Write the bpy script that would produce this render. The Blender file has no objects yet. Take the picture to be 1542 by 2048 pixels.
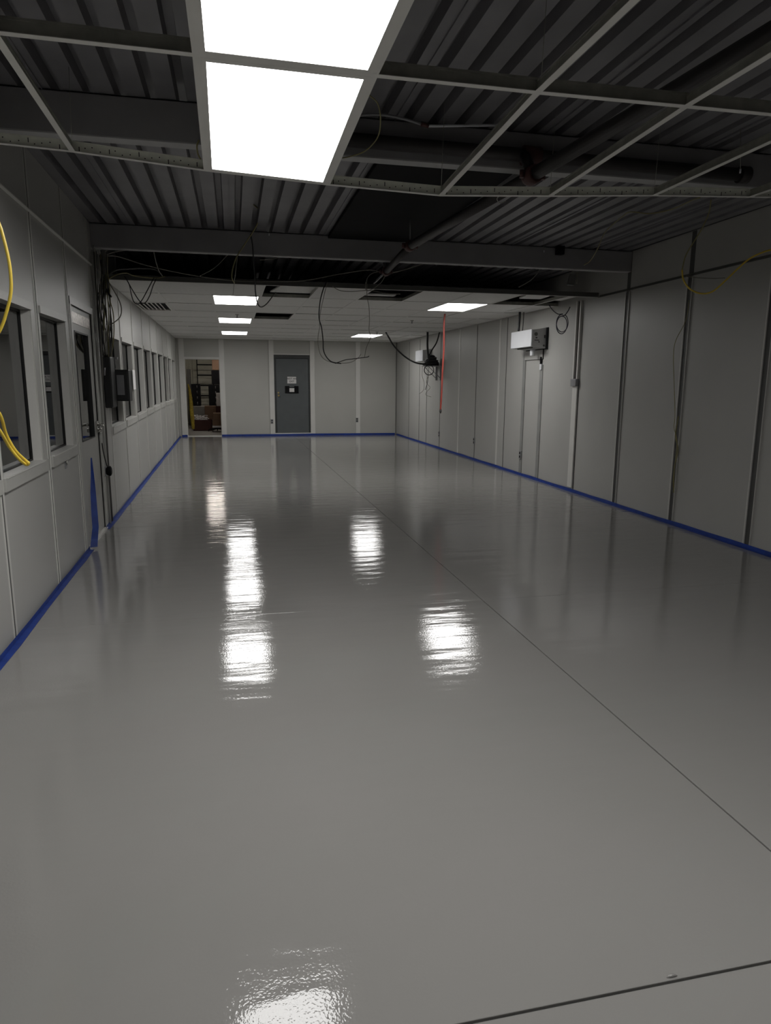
import bpy, bmesh, math, random
from mathutils import Vector, Matrix
random.seed(7)
SC = bpy.context.scene
COL = SC.collection
# ---------------------------------------------------------------- camera
CAM_Z = 1.344
RV = Vector((0.97663289, -0.21482905, 0.00605604))
UV = Vector((0.03383413, 0.18151843, 0.98280533))
FV = Vector((0.21223442, 0.95963511, -0.18454542))
FPX = 1363.74
C0 = Vector((0, 0, CAM_Z))
cam = bpy.data.objects.new('camera', bpy.data.cameras.new('camera'))
COL.objects.link(cam)
M = Matrix((( RV.x, UV.x, -FV.x, 0), (RV.y, UV.y, -FV.y, 0), (RV.z, UV.z, -FV.z, CAM_Z), (0, 0, 0, 1)))
cam.matrix_world = M
cam.data.sensor_fit = 'VERTICAL'
cam.data.sensor_height = 36.0
cam.data.lens = 36.0 * FPX / 2048
cam.data.clip_start = 0.05
cam.data.clip_end = 100
SC.camera = cam

def ray(px, py):
    return RV * ((px - 771) / FPX) - UV * ((py - 1024) / FPX) + FV
def onY(px, py, Y):                     # measured point of the photo at a known distance down the room
    d = ray(px, py); return C0 + d * (Y / d.y)
def onZ(px, py, z):
    d = ray(px, py); return C0 + d * ((z - CAM_Z) / d.z)
def zc(Y): return 2.36 + 0.0065 * (Y - 8)       # far suspended ceiling height
def onC(px, py):
    z = 2.38
    for _ in range(6):
        p = onZ(px, py, z); z = zc(p.y)
    return p
def LX(Y): return -1.1666 - 0.01292 * (Y - 3.5025)
def RX(Y): return 4.1892 + 0.00787 * (Y - 4.5427)
YF = 18.07

# ---------------------------------------------------------------- materials
def new_mat(name):
    m = bpy.data.materials.new(name); m.use_nodes = True
    nt = m.node_tree; return m, nt, nt.nodes['Principled BSDF']
def mat(name, col, rough=0.6, metal=0.0, var=0.12, scale=6.0, bump=0.0, bscale=60.0, spec=0.5):
    m, nt, b = new_mat(name)
    tc = nt.nodes.new('ShaderNodeTexCoord')
    no = nt.nodes.new('ShaderNodeTexNoise'); no.inputs['Scale'].default_value = scale; no.inputs['Detail'].default_value = 5
    nt.links.new(tc.outputs['Object'], no.inputs['Vector'])
    r = nt.nodes.new('ShaderNodeValToRGB')
    r.color_ramp.elements[0].position = 0.3; r.color_ramp.elements[1].position = 0.7
    r.color_ramp.elements[0].color = tuple(c * (1 - var) for c in col) + (1,)
    r.color_ramp.elements[1].color = tuple(min(1, c * (1 + var)) for c in col) + (1,)
    nt.links.new(no.outputs['Fac'], r.inputs['Fac'])
    nt.links.new(r.outputs['Color'], b.inputs['Base Color'])
    b.inputs['Roughness'].default_value = rough
    b.inputs['Metallic'].default_value = metal
    b.inputs['Specular IOR Level'].default_value = spec
    if bump > 0:
        n2 = nt.nodes.new('ShaderNodeTexNoise'); n2.inputs['Scale'].default_value = bscale; n2.inputs['Detail'].default_value = 3
        nt.links.new(tc.outputs['Object'], n2.inputs['Vector'])
        bp = nt.nodes.new('ShaderNodeBump'); bp.inputs['Strength'].default_value = bump; bp.inputs['Distance'].default_value = 0.01
        nt.links.new(n2.outputs['Fac'], bp.inputs['Height']); nt.links.new(bp.outputs['Normal'], b.inputs['Normal'])
    return m
def emis(name, col, s):
    m, nt, b = new_mat(name)
    b.inputs['Base Color'].default_value = (0.8, 0.8, 0.8, 1)
    b.inputs['Emission Color'].default_value = col + (1,)
    b.inputs['Emission Strength'].default_value = s
    return m
LIGHT = 12.0
M_wall = mat('wall_paint', (0.445, 0.44, 0.42), 0.42, var=0.03, scale=1.5)
M_panel = mat('wall_far_paint', (0.475, 0.47, 0.44), 0.45, var=0.03, scale=1.5)
M_batten = mat('batten_paint', (0.68, 0.67, 0.64), 0.4, var=0.03)
M_groove = mat('dark_groove', (0.035, 0.034, 0.032), 0.6)
M_groove2 = mat('dark_grey', (0.12, 0.118, 0.11), 0.5)  # even dark grey shared by channels, trim, conduit and cables
M_frame = mat('window_frame_paint', (0.48, 0.475, 0.45), 0.4, var=0.04)
M_strip = mat('grey_cover_strip', (0.27, 0.27, 0.26), 0.45)
M_gasket = mat('rubber_gasket', (0.008, 0.008, 0.008), 0.5)
M_deck = mat('galvanised_deck', (0.255, 0.25, 0.265), 0.4, 0.15, var=0.15, scale=3)
M_beam = mat('beam_primer', (0.31, 0.305, 0.315), 0.5, 0.0, var=0.1, scale=3)
M_flange = mat('lit_primer', (0.46, 0.46, 0.46), 0.5, 0.0, var=0.12, scale=5)  # beam primer made lighter: floor light on the flange put into colour
M_pipe = mat('black_iron_pipe', (0.045, 0.04, 0.04), 0.5, 0.3)
M_rust = mat('red_coupling', (0.085, 0.03, 0.028), 0.5)
M_tile = mat('ceiling_tile', (0.84, 0.835, 0.815), 0.9, var=0.04, scale=30, bump=0.2, bscale=200)
M_tbar = mat('tbar_white', (0.85, 0.84, 0.80), 0.4, var=0.03)
M_tbarside = mat('tbar_galvanised', (0.42, 0.42, 0.37), 0.35, 0.5, var=0.15, scale=20)
M_tbarweb = mat('tbar_pale_web', (0.85, 0.86, 0.76), 0.35, var=0.08, scale=20)  # paler than the galvanised webs, used on the slotted runners
M_black = mat('black_flat', (0.010, 0.010, 0.011), 0.7, spec=0.1)
M_blackcable = mat('black_cable', (0.012, 0.012, 0.013), 0.45)
M_grey = mat('grey_cable', (0.27, 0.26, 0.22), 0.5)
M_olive = mat('olive_cable', (0.30, 0.27, 0.12), 0.5)
M_yellow = mat('yellow_cable', (0.62, 0.45, 0.05), 0.4, var=0.08)
M_red = mat('red_hose', (0.36, 0.06, 0.045), 0.4)
M_tape = mat('blue_tape', (0.012, 0.045, 0.26), 0.55, var=0.25, scale=14)
M_door = mat('grey_door_paint', (0.105, 0.115, 0.118), 0.4, var=0.05)
M_doorframe = mat('dark_door_frame', (0.045, 0.048, 0.048), 0.4)
M_white = mat('white_plastic', (0.72, 0.73, 0.76), 0.35, var=0.02)
M_greymetal = mat('grey_metal', (0.30, 0.30, 0.31), 0.4, 0.3)
M_unit = mat('grey_plastic', (0.50, 0.50, 0.50), 0.5, var=0.02)
M_seam = mat('grey_seam_channel', (0.075, 0.074, 0.072), 0.5)
M_silver = mat('chrome', (0.65, 0.64, 0.6), 0.25, 0.9)
M_brass = mat('brass', (0.6, 0.45, 0.18), 0.3, 0.9)
M_paper = mat('paper', (0.75, 0.73, 0.72), 0.7, var=0.03)
M_ink = mat('ink', (0.03, 0.03, 0.03), 0.6)
M_plate = mat('worn_silver_plate', (0.55, 0.5, 0.46), 0.35, 0.4, var=0.45, scale=45)
M_enclosure = mat('black_enclosure', (0.014, 0.014, 0.014), 0.45)
M_card = mat('cardboard', (0.19, 0.115, 0.07), 0.8, var=0.1)
M_redbox = mat('dark_red_carton', (0.06, 0.02, 0.015), 0.8)
M_concrete = mat('concrete', (0.25, 0.24, 0.22), 0.7, var=0.15, scale=4)
M_corr = mat('white_corrugated_metal', (0.55, 0.55, 0.46), 0.5, var=0.06)
M_yellowmesh = mat('yellow_netting', (0.42, 0.30, 0.03), 0.6, var=0.3, scale=30)
M_lamp = emis('lit_diffuser', (1.0, 0.99, 0.97), LIGHT)
M_lampfar = emis('lit_diffuser_brighter', (1.0, 0.99, 0.97), 14.0)
M_lamp2 = emis('warehouse_tube', (1.0, 0.90, 0.80), 32.0)

def floor_mat():
    m, nt, b = new_mat('grey_epoxy')
    tc = nt.nodes.new('ShaderNodeTexCoord')
    n0 = nt.nodes.new('ShaderNodeTexNoise'); n0.inputs['Scale'].default_value = 0.7; n0.inputs['Detail'].default_value = 3
    r = nt.nodes.new('ShaderNodeValToRGB')
    r.color_ramp.elements[0].position = 0.3; r.color_ramp.elements[1].position = 0.7
    r.color_ramp.elements[0].color = (0.228, 0.224, 0.212, 1); r.color_ramp.elements[1].color = (0.248, 0.240, 0.231, 1)
    nt.links.new(tc.outputs['Object'], n0.inputs['Vector']); nt.links.new(n0.outputs['Fac'], r.inputs['Fac'])
    nt.links.new(r.outputs['Color'], b.inputs['Base Color'])
    b.inputs['IOR'].default_value = 1.5
    # patchy gloss from the roller
    n3 = nt.nodes.new('ShaderNodeTexNoise'); n3.inputs['Scale'].default_value = 1.3; n3.inputs['Detail'].default_value = 4
    mp3 = nt.nodes.new('ShaderNodeMapping'); mp3.inputs['Scale'].default_value = (0.5, 1.6, 1)
    nt.links.new(tc.outputs['Object'], mp3.inputs['Vector']); nt.links.new(mp3.outputs['Vector'], n3.inputs['Vector'])
    mr = nt.nodes.new('ShaderNodeMapRange')
    mr.inputs['From Min'].default_value = 0.35; mr.inputs['From Max'].default_value = 0.7
    mr.inputs['To Min'].default_value = 0.04; mr.inputs['To Max'].default_value = 0.085
    nt.links.new(n3.outputs['Fac'], mr.inputs['Value']); nt.links.new(mr.outputs['Result'], b.inputs['Roughness'])
    # orange peel + broad roller waves
    n1 = nt.nodes.new('ShaderNodeTexNoise'); n1.inputs['Scale'].default_value = 130; n1.inputs['Detail'].default_value = 1
    n2 = nt.nodes.new('ShaderNodeTexNoise'); n2.inputs['Scale'].default_value = 5.5; n2.inputs['Detail'].default_value = 2
    mp = nt.nodes.new('ShaderNodeMapping'); mp.inputs['Scale'].default_value = (0.4, 1.5, 1)
    nt.links.new(tc.outputs['Object'], n1.inputs['Vector'])
    nt.links.new(tc.outputs['Object'], mp.inputs['Vector']); nt.links.new(mp.outputs['Vector'], n2.inputs['Vector'])
    b1 = nt.nodes.new('ShaderNodeBump'); b1.inputs['Strength'].default_value = 0.5; b1.inputs['Distance'].default_value = 0.0005
    b2 = nt.nodes.new('ShaderNodeBump'); b2.inputs['Strength'].default_value = 0.5; b2.inputs['Distance'].default_value = 0.0055
    nt.links.new(n1.outputs['Fac'], b1.inputs['Height']); nt.links.new(n2.outputs['Fac'], b2.inputs['Height'])
    nt.links.new(b2.outputs['Normal'], b1.inputs['Normal']); nt.links.new(b1.outputs['Normal'], b.inputs['Normal'])
    return m
M_floor = floor_mat()

def glass_mat():
    m = bpy.data.materials.new('window_glass'); m.use_nodes = True
    nt = m.node_tree
    for n in list(nt.nodes): nt.nodes.remove(n)
    out = nt.nodes.new('ShaderNodeOutputMaterial')
    tr = nt.nodes.new('ShaderNodeBsdfTransparent'); tr.inputs['Color'].default_value = (0.82, 0.86, 0.84, 1)
    gl = nt.nodes.new('ShaderNodeBsdfGlossy'); gl.inputs['Roughness'].default_value = 0.01; gl.inputs['Color'].default_value = (0.95, 0.95, 0.95, 1)
    fr = nt.nodes.new('ShaderNodeFresnel'); fr.inputs['IOR'].default_value = 1.8
    mx = nt.nodes.new('ShaderNodeMixShader')
    nt.links.new(fr.outputs['Fac'], mx.inputs['Fac']); nt.links.new(tr.outputs[0], mx.inputs[1]); nt.links.new(gl.outputs[0], mx.inputs[2])
    nt.links.new(mx.outputs[0], out.inputs['Surface'])
    return m
M_glass = glass_mat()

# ---------------------------------------------------------------- mesh builder
class MB:
    def __init__(s): s.v = []; s.f = []; s.m = []; s.mats = []; s.sm = []
    def mi(s, mt):
        if mt not in s.mats: s.mats.append(mt)
        return s.mats.index(mt)
    def hexa(s, pts, mt):               # pts: 8 corners, bottom 4 ccw then top 4
        b = len(s.v); s.v += [Vector(p) for p in pts]; k = s.mi(mt)
        for q in ((0, 3, 2, 1), (4, 5, 6, 7), (0, 1, 5, 4), (1, 2, 6, 5), (2, 3, 7, 6), (3, 0, 4, 7)):
            s.f.append(tuple(b + i for i in q)); s.m.append(k); s.sm.append(False)
        return s
    def box(s, x0, x1, y0, y1, z0, z1, mt):
        return s.hexa([(x0, y0, z0), (x1, y0, z0), (x1, y1, z0), (x0, y1, z0), (x0, y0, z1), (x1, y0, z1), (x1, y1, z1), (x0, y1, z1)], mt)
    def lbox(s, y0, y1, d0, d1, z0, z1, mt, z0b=None, z1b=None):      # d: distance into the room from the left wall
        a, b = LX(y0), LX(y1)
        z0b = z0 if z0b is None else z0b; z1b = z1 if z1b is None else z1b
        return s.hexa([(a + d0, y0, z0), (a + d1, y0, z0), (b + d1, y1, z0b), (b + d0, y1, z0b),
                       (a + d0, y0, z1), (a + d1, y0, z1), (b + d1, y1, z1b), (b + d0, y1, z1b)], mt)
    def rbox(s, y0, y1, d0, d1, z0, z1, mt, z0b=None, z1b=None):      # d: distance into the room from the right wall
        a, b = RX(y0), RX(y1)
        z0b = z0 if z0b is None else z0b; z1b = z1 if z1b is None else z1b
        return s.hexa([(a - d1, y0, z0), (a - d0, y0, z0), (b - d0, y1, z0b), (b - d1, y1, z0b),
                       (a - d1, y0, z1), (a - d0, y0, z1), (b - d0, y1, z1b), (b - d1, y1, z1b)], mt)
    def bar(s, p, q, w, h, mt, up=Vector((0, 0, 1)), off=0.0):        # rectangular bar from p to q
        p = Vector(p); q = Vector(q); d = (q - p).normalized(); sd = d.cross(up).normalized(); u = sd.cross(d).normalized()
        o = u * off
        c = []
        for e in (p, q):
            c.append([e + o - sd * w / 2 - u * h / 2, e + o + sd * w / 2 - u * h / 2, e + o + sd * w / 2 + u * h / 2, e + o - sd * w / 2 + u * h / 2])
        b = len(s.v); s.v += c[0] + c[1]; k = s.mi(mt)
        for f in ((3, 2, 1, 0), (4, 5, 6, 7), (0, 1, 5, 4), (1, 2, 6, 5), (2, 3, 7, 6), (3, 0, 4, 7)):
            s.f.append(tuple(b + i for i in f)); s.m.append(k); s.sm.append(False)
        return s
    def tube(s, pts, r, mt, n=8, closed=False):
        pts = [Vector(p) for p in pts]; k = s.mi(mt); b = len(s.v); N = len(pts)
        rr = r if isinstance(r, (list, tuple)) else [r] * N
        t0 = (pts[1] - pts[0]).normalized()
        u = t0.orthogonal().normalized()
        for i, p in enumerate(pts):
            a = pts[(i - 1) % N] if (closed or i > 0) else pts[0]
            c = pts[(i + 1) % N] if (closed or i < N - 1) else pts[-1]
            t = (c - a).normalized() if (c - a).length > 1e-9 else t0
            u = (u - t * u.dot(t)); u = u.normalized() if u.length > 1e-6 else t.orthogonal().normalized()
            w = t.cross(u)
            for j in range(n):
                g = 2 * math.pi * j / n
                s.v.append(p + (u * math.cos(g) + w * math.sin(g)) * rr[i])
        for i in range(N if closed else N - 1):
            i2 = (i + 1) % N
            for j in range(n):
                j2 = (j + 1) % n
                s.f.append((b + i * n + j, b + i * n + j2, b + i2 * n + j2, b + i2 * n + j)); s.m.append(k); s.sm.append(True)
        if not closed:
            s.f.append(tuple(b + j for j in reversed(range(n)))); s.m.append(k); s.sm.append(False)
            s.f.append(tuple(b + (N - 1) * n + j for j in range(n))); s.m.append(k); s.sm.append(False)
        return s
    def ribbon(s, quads, th, mt):       # quads: list of (left point, right point, thickness normal) along a strip
        b = len(s.v); k = s.mi(mt)
        for l, r_, nn in quads:
            l = Vector(l); r_ = Vector(r_); nn = Vector(nn) * th
            s.v += [l, r_, r_ + nn, l + nn]
        for i in range(len(quads) - 1):
            for j in range(4):
                j2 = (j + 1) % 4
                s.f.append((b + i * 4 + j, b + i * 4 + j2, b + i * 4 + 4 + j2, b + i * 4 + 4 + j)); s.m.append(k); s.sm.append(False)
        s.f.append((b + 3, b + 2, b + 1, b)); s.m.append(k); s.sm.append(False)
        e = b + (len(quads) - 1) * 4
        s.f.append((e, e + 1, e + 2, e + 3)); s.m.append(k); s.sm.append(False)
        return s
    def build(s, name, parent=None, bevel=0.0, label=None):
        me = bpy.data.meshes.new(name)
        org = Vector((0, 0, 0))
        me.from_pydata([tuple(v) for v in s.v], [], s.f)
        for mt in s.mats: me.materials.append(mt)
        for i, p in enumerate(me.polygons): p.material_index = s.m[i]; p.use_smooth = s.sm[i]
        bm = bmesh.new(); bm.from_mesh(me); bmesh.ops.recalc_face_normals(bm, faces=bm.faces); bm.to_mesh(me); bm.free()
        me.update()
        o = bpy.data.objects.new(name, me); COL.objects.link(o)
        if parent is not None:
            o.parent = parent; o.matrix_parent_inverse = Matrix.Translation(-parent_loc(parent))
        if bevel > 0:
            md = o.modifiers.new('bevel', 'BEVEL'); md.width = bevel; md.segments = 2; md.limit_method = 'ANGLE'
        if label: o['label'] = label
        return o
def parent_loc(p):
    v = Vector((0, 0, 0))
    while p is not None:
        v += Vector(p.location); v += p.matrix_parent_inverse.translation; p = p.parent
    return v
def tag(o, label, cat, group=None):
    o['label'] = label; o['category'] = cat
    if group: o['group'] = group
    return o
def thing(name, label, cat, loc=(0, 0, 0), group=None):
    o = bpy.data.objects.new(name, None); COL.objects.link(o); o.location = loc
    o.empty_display_size = 0.1
    return tag(o, label, cat, group)
def struct(o): o['kind'] = 'structure'; return o
def smooth(pts, n=8):
    P = [Vector(p) for p in pts]
    if len(P) < 3: return P
    Q = [P[0] * 2 - P[1]] + P + [P[-1] * 2 - P[-2]]
    out = []
    for i in range(1, len(Q) - 2):
        a, b, c, d = Q[i - 1], Q[i], Q[i + 1], Q[i + 2]
        for k in range(n):
            t = k / n
            out.append(0.5 * ((2 * b) + (c - a) * t + (2 * a - 5 * b + 4 * c - d) * t * t + (3 * b - a - 3 * c + d) * t ** 3))
    out.append(P[-1]); return out
def cable(label, pts, r, mt, group=None, name='hanging_cable', cat='cable', n=8, world=False):
    P = pts if world else [onY(x, y, Y) for x, y, Y in pts]
    o = MB().tube(smooth(P), r, mt, n).build(name)
    return tag(o, label, cat, group)
def text_mesh(txt, size, loc, parent, mt, name='lettering', rot=(math.pi / 2, 0, 0), ext=0.0006):
    cu = bpy.data.curves.new(name, 'FONT'); cu.body = txt; cu.size = size; cu.align_x = 'CENTER'; cu.align_y = 'CENTER'; cu.extrude = ext
    cu.offset = size * 0.012
    tmp = bpy.data.objects.new('tmp', cu); COL.objects.link(tmp)
    bpy.context.view_layer.update()
    me = bpy.data.meshes.new_from_object(tmp.evaluated_get(bpy.context.evaluated_depsgraph_get()))
    bpy.data.objects.remove(tmp); bpy.data.curves.remove(cu)
    me.name = name; me.materials.clear(); me.materials.append(mt)
    me.transform(Matrix.Translation(loc) @ Matrix.Rotation(rot[2], 4, 'Z') @ Matrix.Rotation(rot[0], 4, 'X'))
    o = bpy.data.objects.new(name, me); COL.objects.link(o)
    if parent is not None:
        o.parent = parent; o.matrix_parent_inverse = Matrix.Translation(-parent_loc(parent))
    return o

# ================================================================= FLOOR
YB = -6.0
f = MB()
xs = [(-1.45, 1.497), (1.503, 4.40)]
cuts = [YB - 0.1, -1.55, 1.165, 3.92, 6.68, 9.43, 12.2, 15.0, YF + 0.04]
for i in range(len(cuts) - 1):
    g = 0.0035 if 1 <= i and cuts[i] in (1.165,) else 0.0007
    g2 = 0.0035 if cuts[i + 1] == 1.165 else 0.0007
    for a, b_ in xs:
        f.box(a, b_, cuts[i] + (g if i else 0), cuts[i + 1] - (g2 if i < len(cuts) - 2 else 0), -0.05, 0, M_floor)
floor = struct(f.build('floor'))
struct(MB().box(-1.45, 4.40, YB - 0.1, YF + 0.04, -0.09, -0.006, M_groove).build('joint_bed', floor))
floor.modifiers.new('b', 'BEVEL').width = 0.001
# chipped lump of coating on the near joint
p = onZ(1345, 1955, 0)
MB().tube([p + Vector((-0.014, 0.002, 0)), p + Vector((-0.006, 0.003, 0.002)), p + Vector((0.006, 0.003, 0.002)), p + Vector((0.014, 0.002, 0))],
          [0.001, 0.004, 0.004, 0.001], M_floor, 8).build('coating_lump', floor)

# ================================================================= LEFT WALL
W = MB()
near_wins = [(3.83, 4.62), (4.85, 5.56)]
far_seams = [7.38, 8.42, 9.52, 10.66, 11.8, 12.95, 14.1, 15.25, 16.4, 17.5]
far_wins = [(far_seams[i] + 0.05, far_seams[i + 1] - 0.15) for i in range(9)]
pre_wins = [(0.1, 0.9), (1.05, 1.85), (1.98, 2.75), (2.88, 3.66)]
wins = pre_wins + near_wins + far_wins
def sill(Y): return 0.855 + (0.965 - 0.855) * max(0, min(1, (Y - 4.2) / 9.0))
def head(Y): return 1.765 + (1.85 - 1.765) * max(0, min(1, (Y - 4.2) / 9.5))
T = 0.14
door_o = (5.80, 6.66)
openings = sorted(wins + [door_o])
y = YB
for (a, b_) in openings:
    W.lbox(y, a, -T, 0, 0, 2.75, M_wall)
    if (a, b_) == door_o:
        W.lbox(a, b_, -T, 0, 1.93, 2.75, M_wall)
    else:
        W.lbox(a, b_, -T, 0, 0, sill(a), M_wall, z1b=sill(b_))
        W.lbox(a, b_, -T, 0, head(a), 2.75, M_wall, z0b=head(b_))
    y = b_
W.lbox(y, YF + 0.02, -T, 0, 0, 2.75, M_wall)
wall_left = struct(W.build('wall_left'))
# panel seams: a raised light strip with a dark gap beside it
def lseam(Y, z0=0.0, z1=2.745, wide=0.03, dark=0.016):
    m = MB()
    m.lbox(Y - wide / 2 - 0.010, Y - wide / 2, 0, 0.005, z0, z1, M_batten)
    m.lbox(Y - wide / 2, Y - wide / 2 + dark, 0, 0.002, z0, z1, M_groove)
    m.lbox(Y - wide / 2 + dark, Y + wide / 2 + 0.004, 0, 0.007, z0, z1, M_batten)
    return struct(m.build('panel_seam', wall_left))
for Y in (0.95, 1.92, 2.81, 3.77, 4.78, 5.71, 6.72): lseam(Y, wide=0.036, dark=0.026)
for Y in far_seams: lseam(Y, wide=0.028, dark=0.010)
lseam(7.02, wide=0.07, dark=0.04)

for i, (a, b_) in enumerate(wins):
    s0, s1, h0, h1 = sill(a), sill(b_), head(a), head(b_)
    far = a > 7
    pane = MB().lbox(a + 0.002, b_ - 0.002, -0.066, -0.06, s0 + 0.002, h0 - 0.002, M_glass, s1 + 0.002, h1 - 0.002).build('window_%d' % (i + 1))
    struct(pane)
    g = MB(); w = 0.014
    for (ya, yb) in ((a, a + w), (b_ - w, b_)): g.lbox(ya, yb, -0.072, -0.052, s0, h0, M_gasket, s1, h1)
    g.lbox(a, b_, -0.072, -0.052, s0, s0 + w, M_gasket, s1, s1 + w)
    g.lbox(a, b_, -0.072, -0.052, h0 - w, h0, M_gasket, h1 - w, h1)
    struct(g.build('gasket', pane))
    fr = MB(); e = 0.045
    fr.lbox(b_, b_ + (0.09 if not far else 0.07), 0, 0.006, s0 - 0.02, h0 + e, M_frame, s1 - 0.02, h1 + e)
    fr.lbox(a - 0.035, b_, 0, 0.016, h0, h0 + e, M_frame, h1, h1 + e)
    fr.lbox(b_ - 0.012, b_, -0.05, 0.0, s0, h0, M_batten, s1, h1)
    struct(fr.build('window_frame', pane))
    sl = MB().lbox(a - 0.03, b_ + (0.09 if not far else 0.1), 0, 0.018, s0 - 0.07, s0, M_frame, s1 - 0.07, s1)
    sl.lbox(a, b_, -0.05, 0.022, s0 - 0.004, s0 + 0.004, M_batten, s1 - 0.004, s1 + 0.004)
    struct(sl.build('window_sill', pane))

# door with a long glass light
a, b_ = door_o
D = MB()
gz0, gz1, ga, gb = 0.865, 1.745, 5.93, 6.49
D.lbox(a, ga, -0.05, -0.008, 0.015, 1.93, M_wall).lbox(gb, b_, -0.05, -0.008, 0.015, 1.93, M_wall)
D.lbox(ga, gb, -0.05, -0.008, 0.015, gz0, M_wall).lbox(ga, gb, -0.05, -0.008, gz1, 1.93, M_wall)
door1 = struct(D.build('door_1'))
struct(MB().lbox(ga, gb, -0.032, -0.026, gz0, gz1, M_glass).build('door_glass', door1))
g = MB()
g.lbox(ga, ga + 0.012, -0.03, -0.004, gz0, gz1, M_gasket).lbox(gb - 0.014, gb, -0.04, -0.004, gz0, gz1, M_gasket).lbox(ga, gb, -0.03, -0.004, gz1 - 0.012, gz1, M_gasket).lbox(ga, gb, -0.03, -0.004, gz0, gz0 + 0.01, M_gasket)
struct(g.build('glass_gasket', door1))
g = MB()
g.lbox(a - 0.05, a, -0.06, 0.01, 0, 1.98, M_frame).lbox(b_, b_ + 0.045, -0.06, 0.01, 0, 1.98, M_frame).lbox(a - 0.05, b_ + 0.045, -0.06, 0.012, 1.93, 1.985, M_frame)
struct(g.build('door_frame', door1))
struct(MB().lbox(a, b_ - 0.0, -0.06, 0.02, 0, 0.014, M_batten).build('threshold', door1))
struct(MB().lbox(5.86, 6.60, -0.008, -0.003, 1.80, 1.885, M_plate).build('header_plate', door1))
lv = MB()
yh = 6.60; xh = LX(yh)
lv.lbox(yh - 0.035, yh + 0.035, -0.008, 0.004, 0.90, 1.0, M_silver)
lv.tube([(xh, yh, 0.965), (xh + 0.06, yh, 0.965)], 0.012, M_silver, 12)
lv.tube([(xh + 0.055, yh - 0.005, 0.965), (xh + 0.058, yh - 0.11, 0.962)], 0.010, M_silver, 10)
lv.tube([(xh, yh, 0.915), (xh + 0.035, yh, 0.915)], 0.017, M_silver, 14)
struct(lv.build('door_handle', door1))
hg = MB().lbox(5.815, 5.85, -0.008, 0.002, 0.22, 0.34, M_greymetal).lbox(5.815, 5.85, -0.008, 0.002, 1.5, 1.62, M_greymetal)
struct(hg.build('hinge', door1))

# side room behind the glass
sr = MB()
sr.box(-3.6, -3.5, YB, YF + 1, 0, 2.75, M_wall).box(-3.6, -1.2, YB - 0.1, YB, 0, 2.75, M_wall)
sr.box(-3.6, -1.56, YF + 0.02, YF + 0.12, 0, 2.75, M_wall)
struct(sr.build('wall_side_room'))
struct(MB().box(-3.6, -1.45, YB - 0.1, YF + 0.1, -0.09, 0, M_concrete).build('floor_side_room'))

# ceiling-height angle trims on both walls
t = MB()
for k in range(12):
    pass
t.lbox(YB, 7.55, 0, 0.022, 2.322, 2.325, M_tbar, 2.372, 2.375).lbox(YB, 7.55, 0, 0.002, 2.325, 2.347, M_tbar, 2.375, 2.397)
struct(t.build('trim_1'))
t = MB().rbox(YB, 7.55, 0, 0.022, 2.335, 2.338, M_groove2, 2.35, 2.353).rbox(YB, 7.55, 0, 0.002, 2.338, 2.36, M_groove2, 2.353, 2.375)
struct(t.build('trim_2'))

# ================================================================= RIGHT WALL
w = MB().rbox(YB, YF + 0.02, -0.12, 0, 0, 2.75, M_wall)
wall_right = struct(w.build('wall_right'))
def rseam(Y, kind='dark', z0=0.0, z1=2.745):
    m = MB()
    if kind == 'dark':
        m.rbox(Y - 0.036, Y + 0.028, 0, 0.002, z0, z1, M_seam)
        m.rbox(Y - 0.046, Y - 0.036, 0, 0.012, z0, min(z1, 2.34), M_frame)
        m.rbox(Y + 0.028, Y + 0.040, 0, 0.012, z0, min(z1, 2.34), M_batten)
    elif kind == 'thin':
        m.rbox(Y - 0.008, Y + 0.008, 0, 0.002, z0, z1, M_groove)
        m.rbox(Y + 0.008, Y + 0.020, 0, 0.006, z0, z1, M_frame)
    elif kind == 'light':
        m.rbox(Y - 0.03, Y + 0.03, 0, 0.006, z0, z1, M_batten)
    elif kind == 'grey':
        m.rbox(Y - 0.05, Y + 0.05, 0, 0.003, z0, z1, M_strip)
        m.rbox(Y - 0.056, Y - 0.05, 0, 0.006, z0, z1, M_groove2)
    return struct(m.build('panel_seam', wall_right))
for Y in (-0.5, 0.56, 1.62, 2.68, 3.75, 4.82, 5.88, 6.94): rseam(Y)
# open surface channel at 8.0 with a pull box half way down, cover fitted below it
m = MB()
zb = 1.40
m.rbox(7.935, 7.965, 0, 0.03, zb, 2.36, M_batten).rbox(8.035, 8.065, 0, 0.03, zb, 2.36, M_batten).rbox(7.965, 8.035, 0, 0.006, zb, 2.36, M_groove)
m.rbox(7.94, 8.06, 0, 0.022, 0.05, zb - 0.06, M_batten)
m.rbox(7.925, 7.94, 0, 0.003, 0.0, zb, M_groove)
o = m.build('cable_channel', bevel=0.002)
tag(o, 'white open cable channel running down right wall beside the hanging cable coil', 'conduit')
MB().rbox(7.93, 8.07, 0.0, 0.05, zb - 0.07, zb + 0.02, M_greymetal).build('pull_box', o, 0.004)
for Y in (10.36, 11.76, 14.0, 15.07, 15.72, 16.74): rseam(Y, 'thin', 0, 2.37)
for Y in (10.66, 12.73): rseam(Y, 'light', 0, 2.37)
rseam(9.65, 'grey', 0, 1.83); rseam(9.05, 'grey', 0, 1.62)
m = MB().rbox(9.02, 9.08, 0.004, 0.02, 1.55, 1.63, M_white)
m.rbox(9.025, 9.04, 0.004, 0.022, 1.63, 1.73, M_black).rbox(9.055, 9.07, 0.004, 0.022, 1.63, 1.73, M_black)
tag(m.build('cable_gland', bevel=0.003), 'two short black cable tails in a small white clip below nearer white unit', 'fitting')
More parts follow.
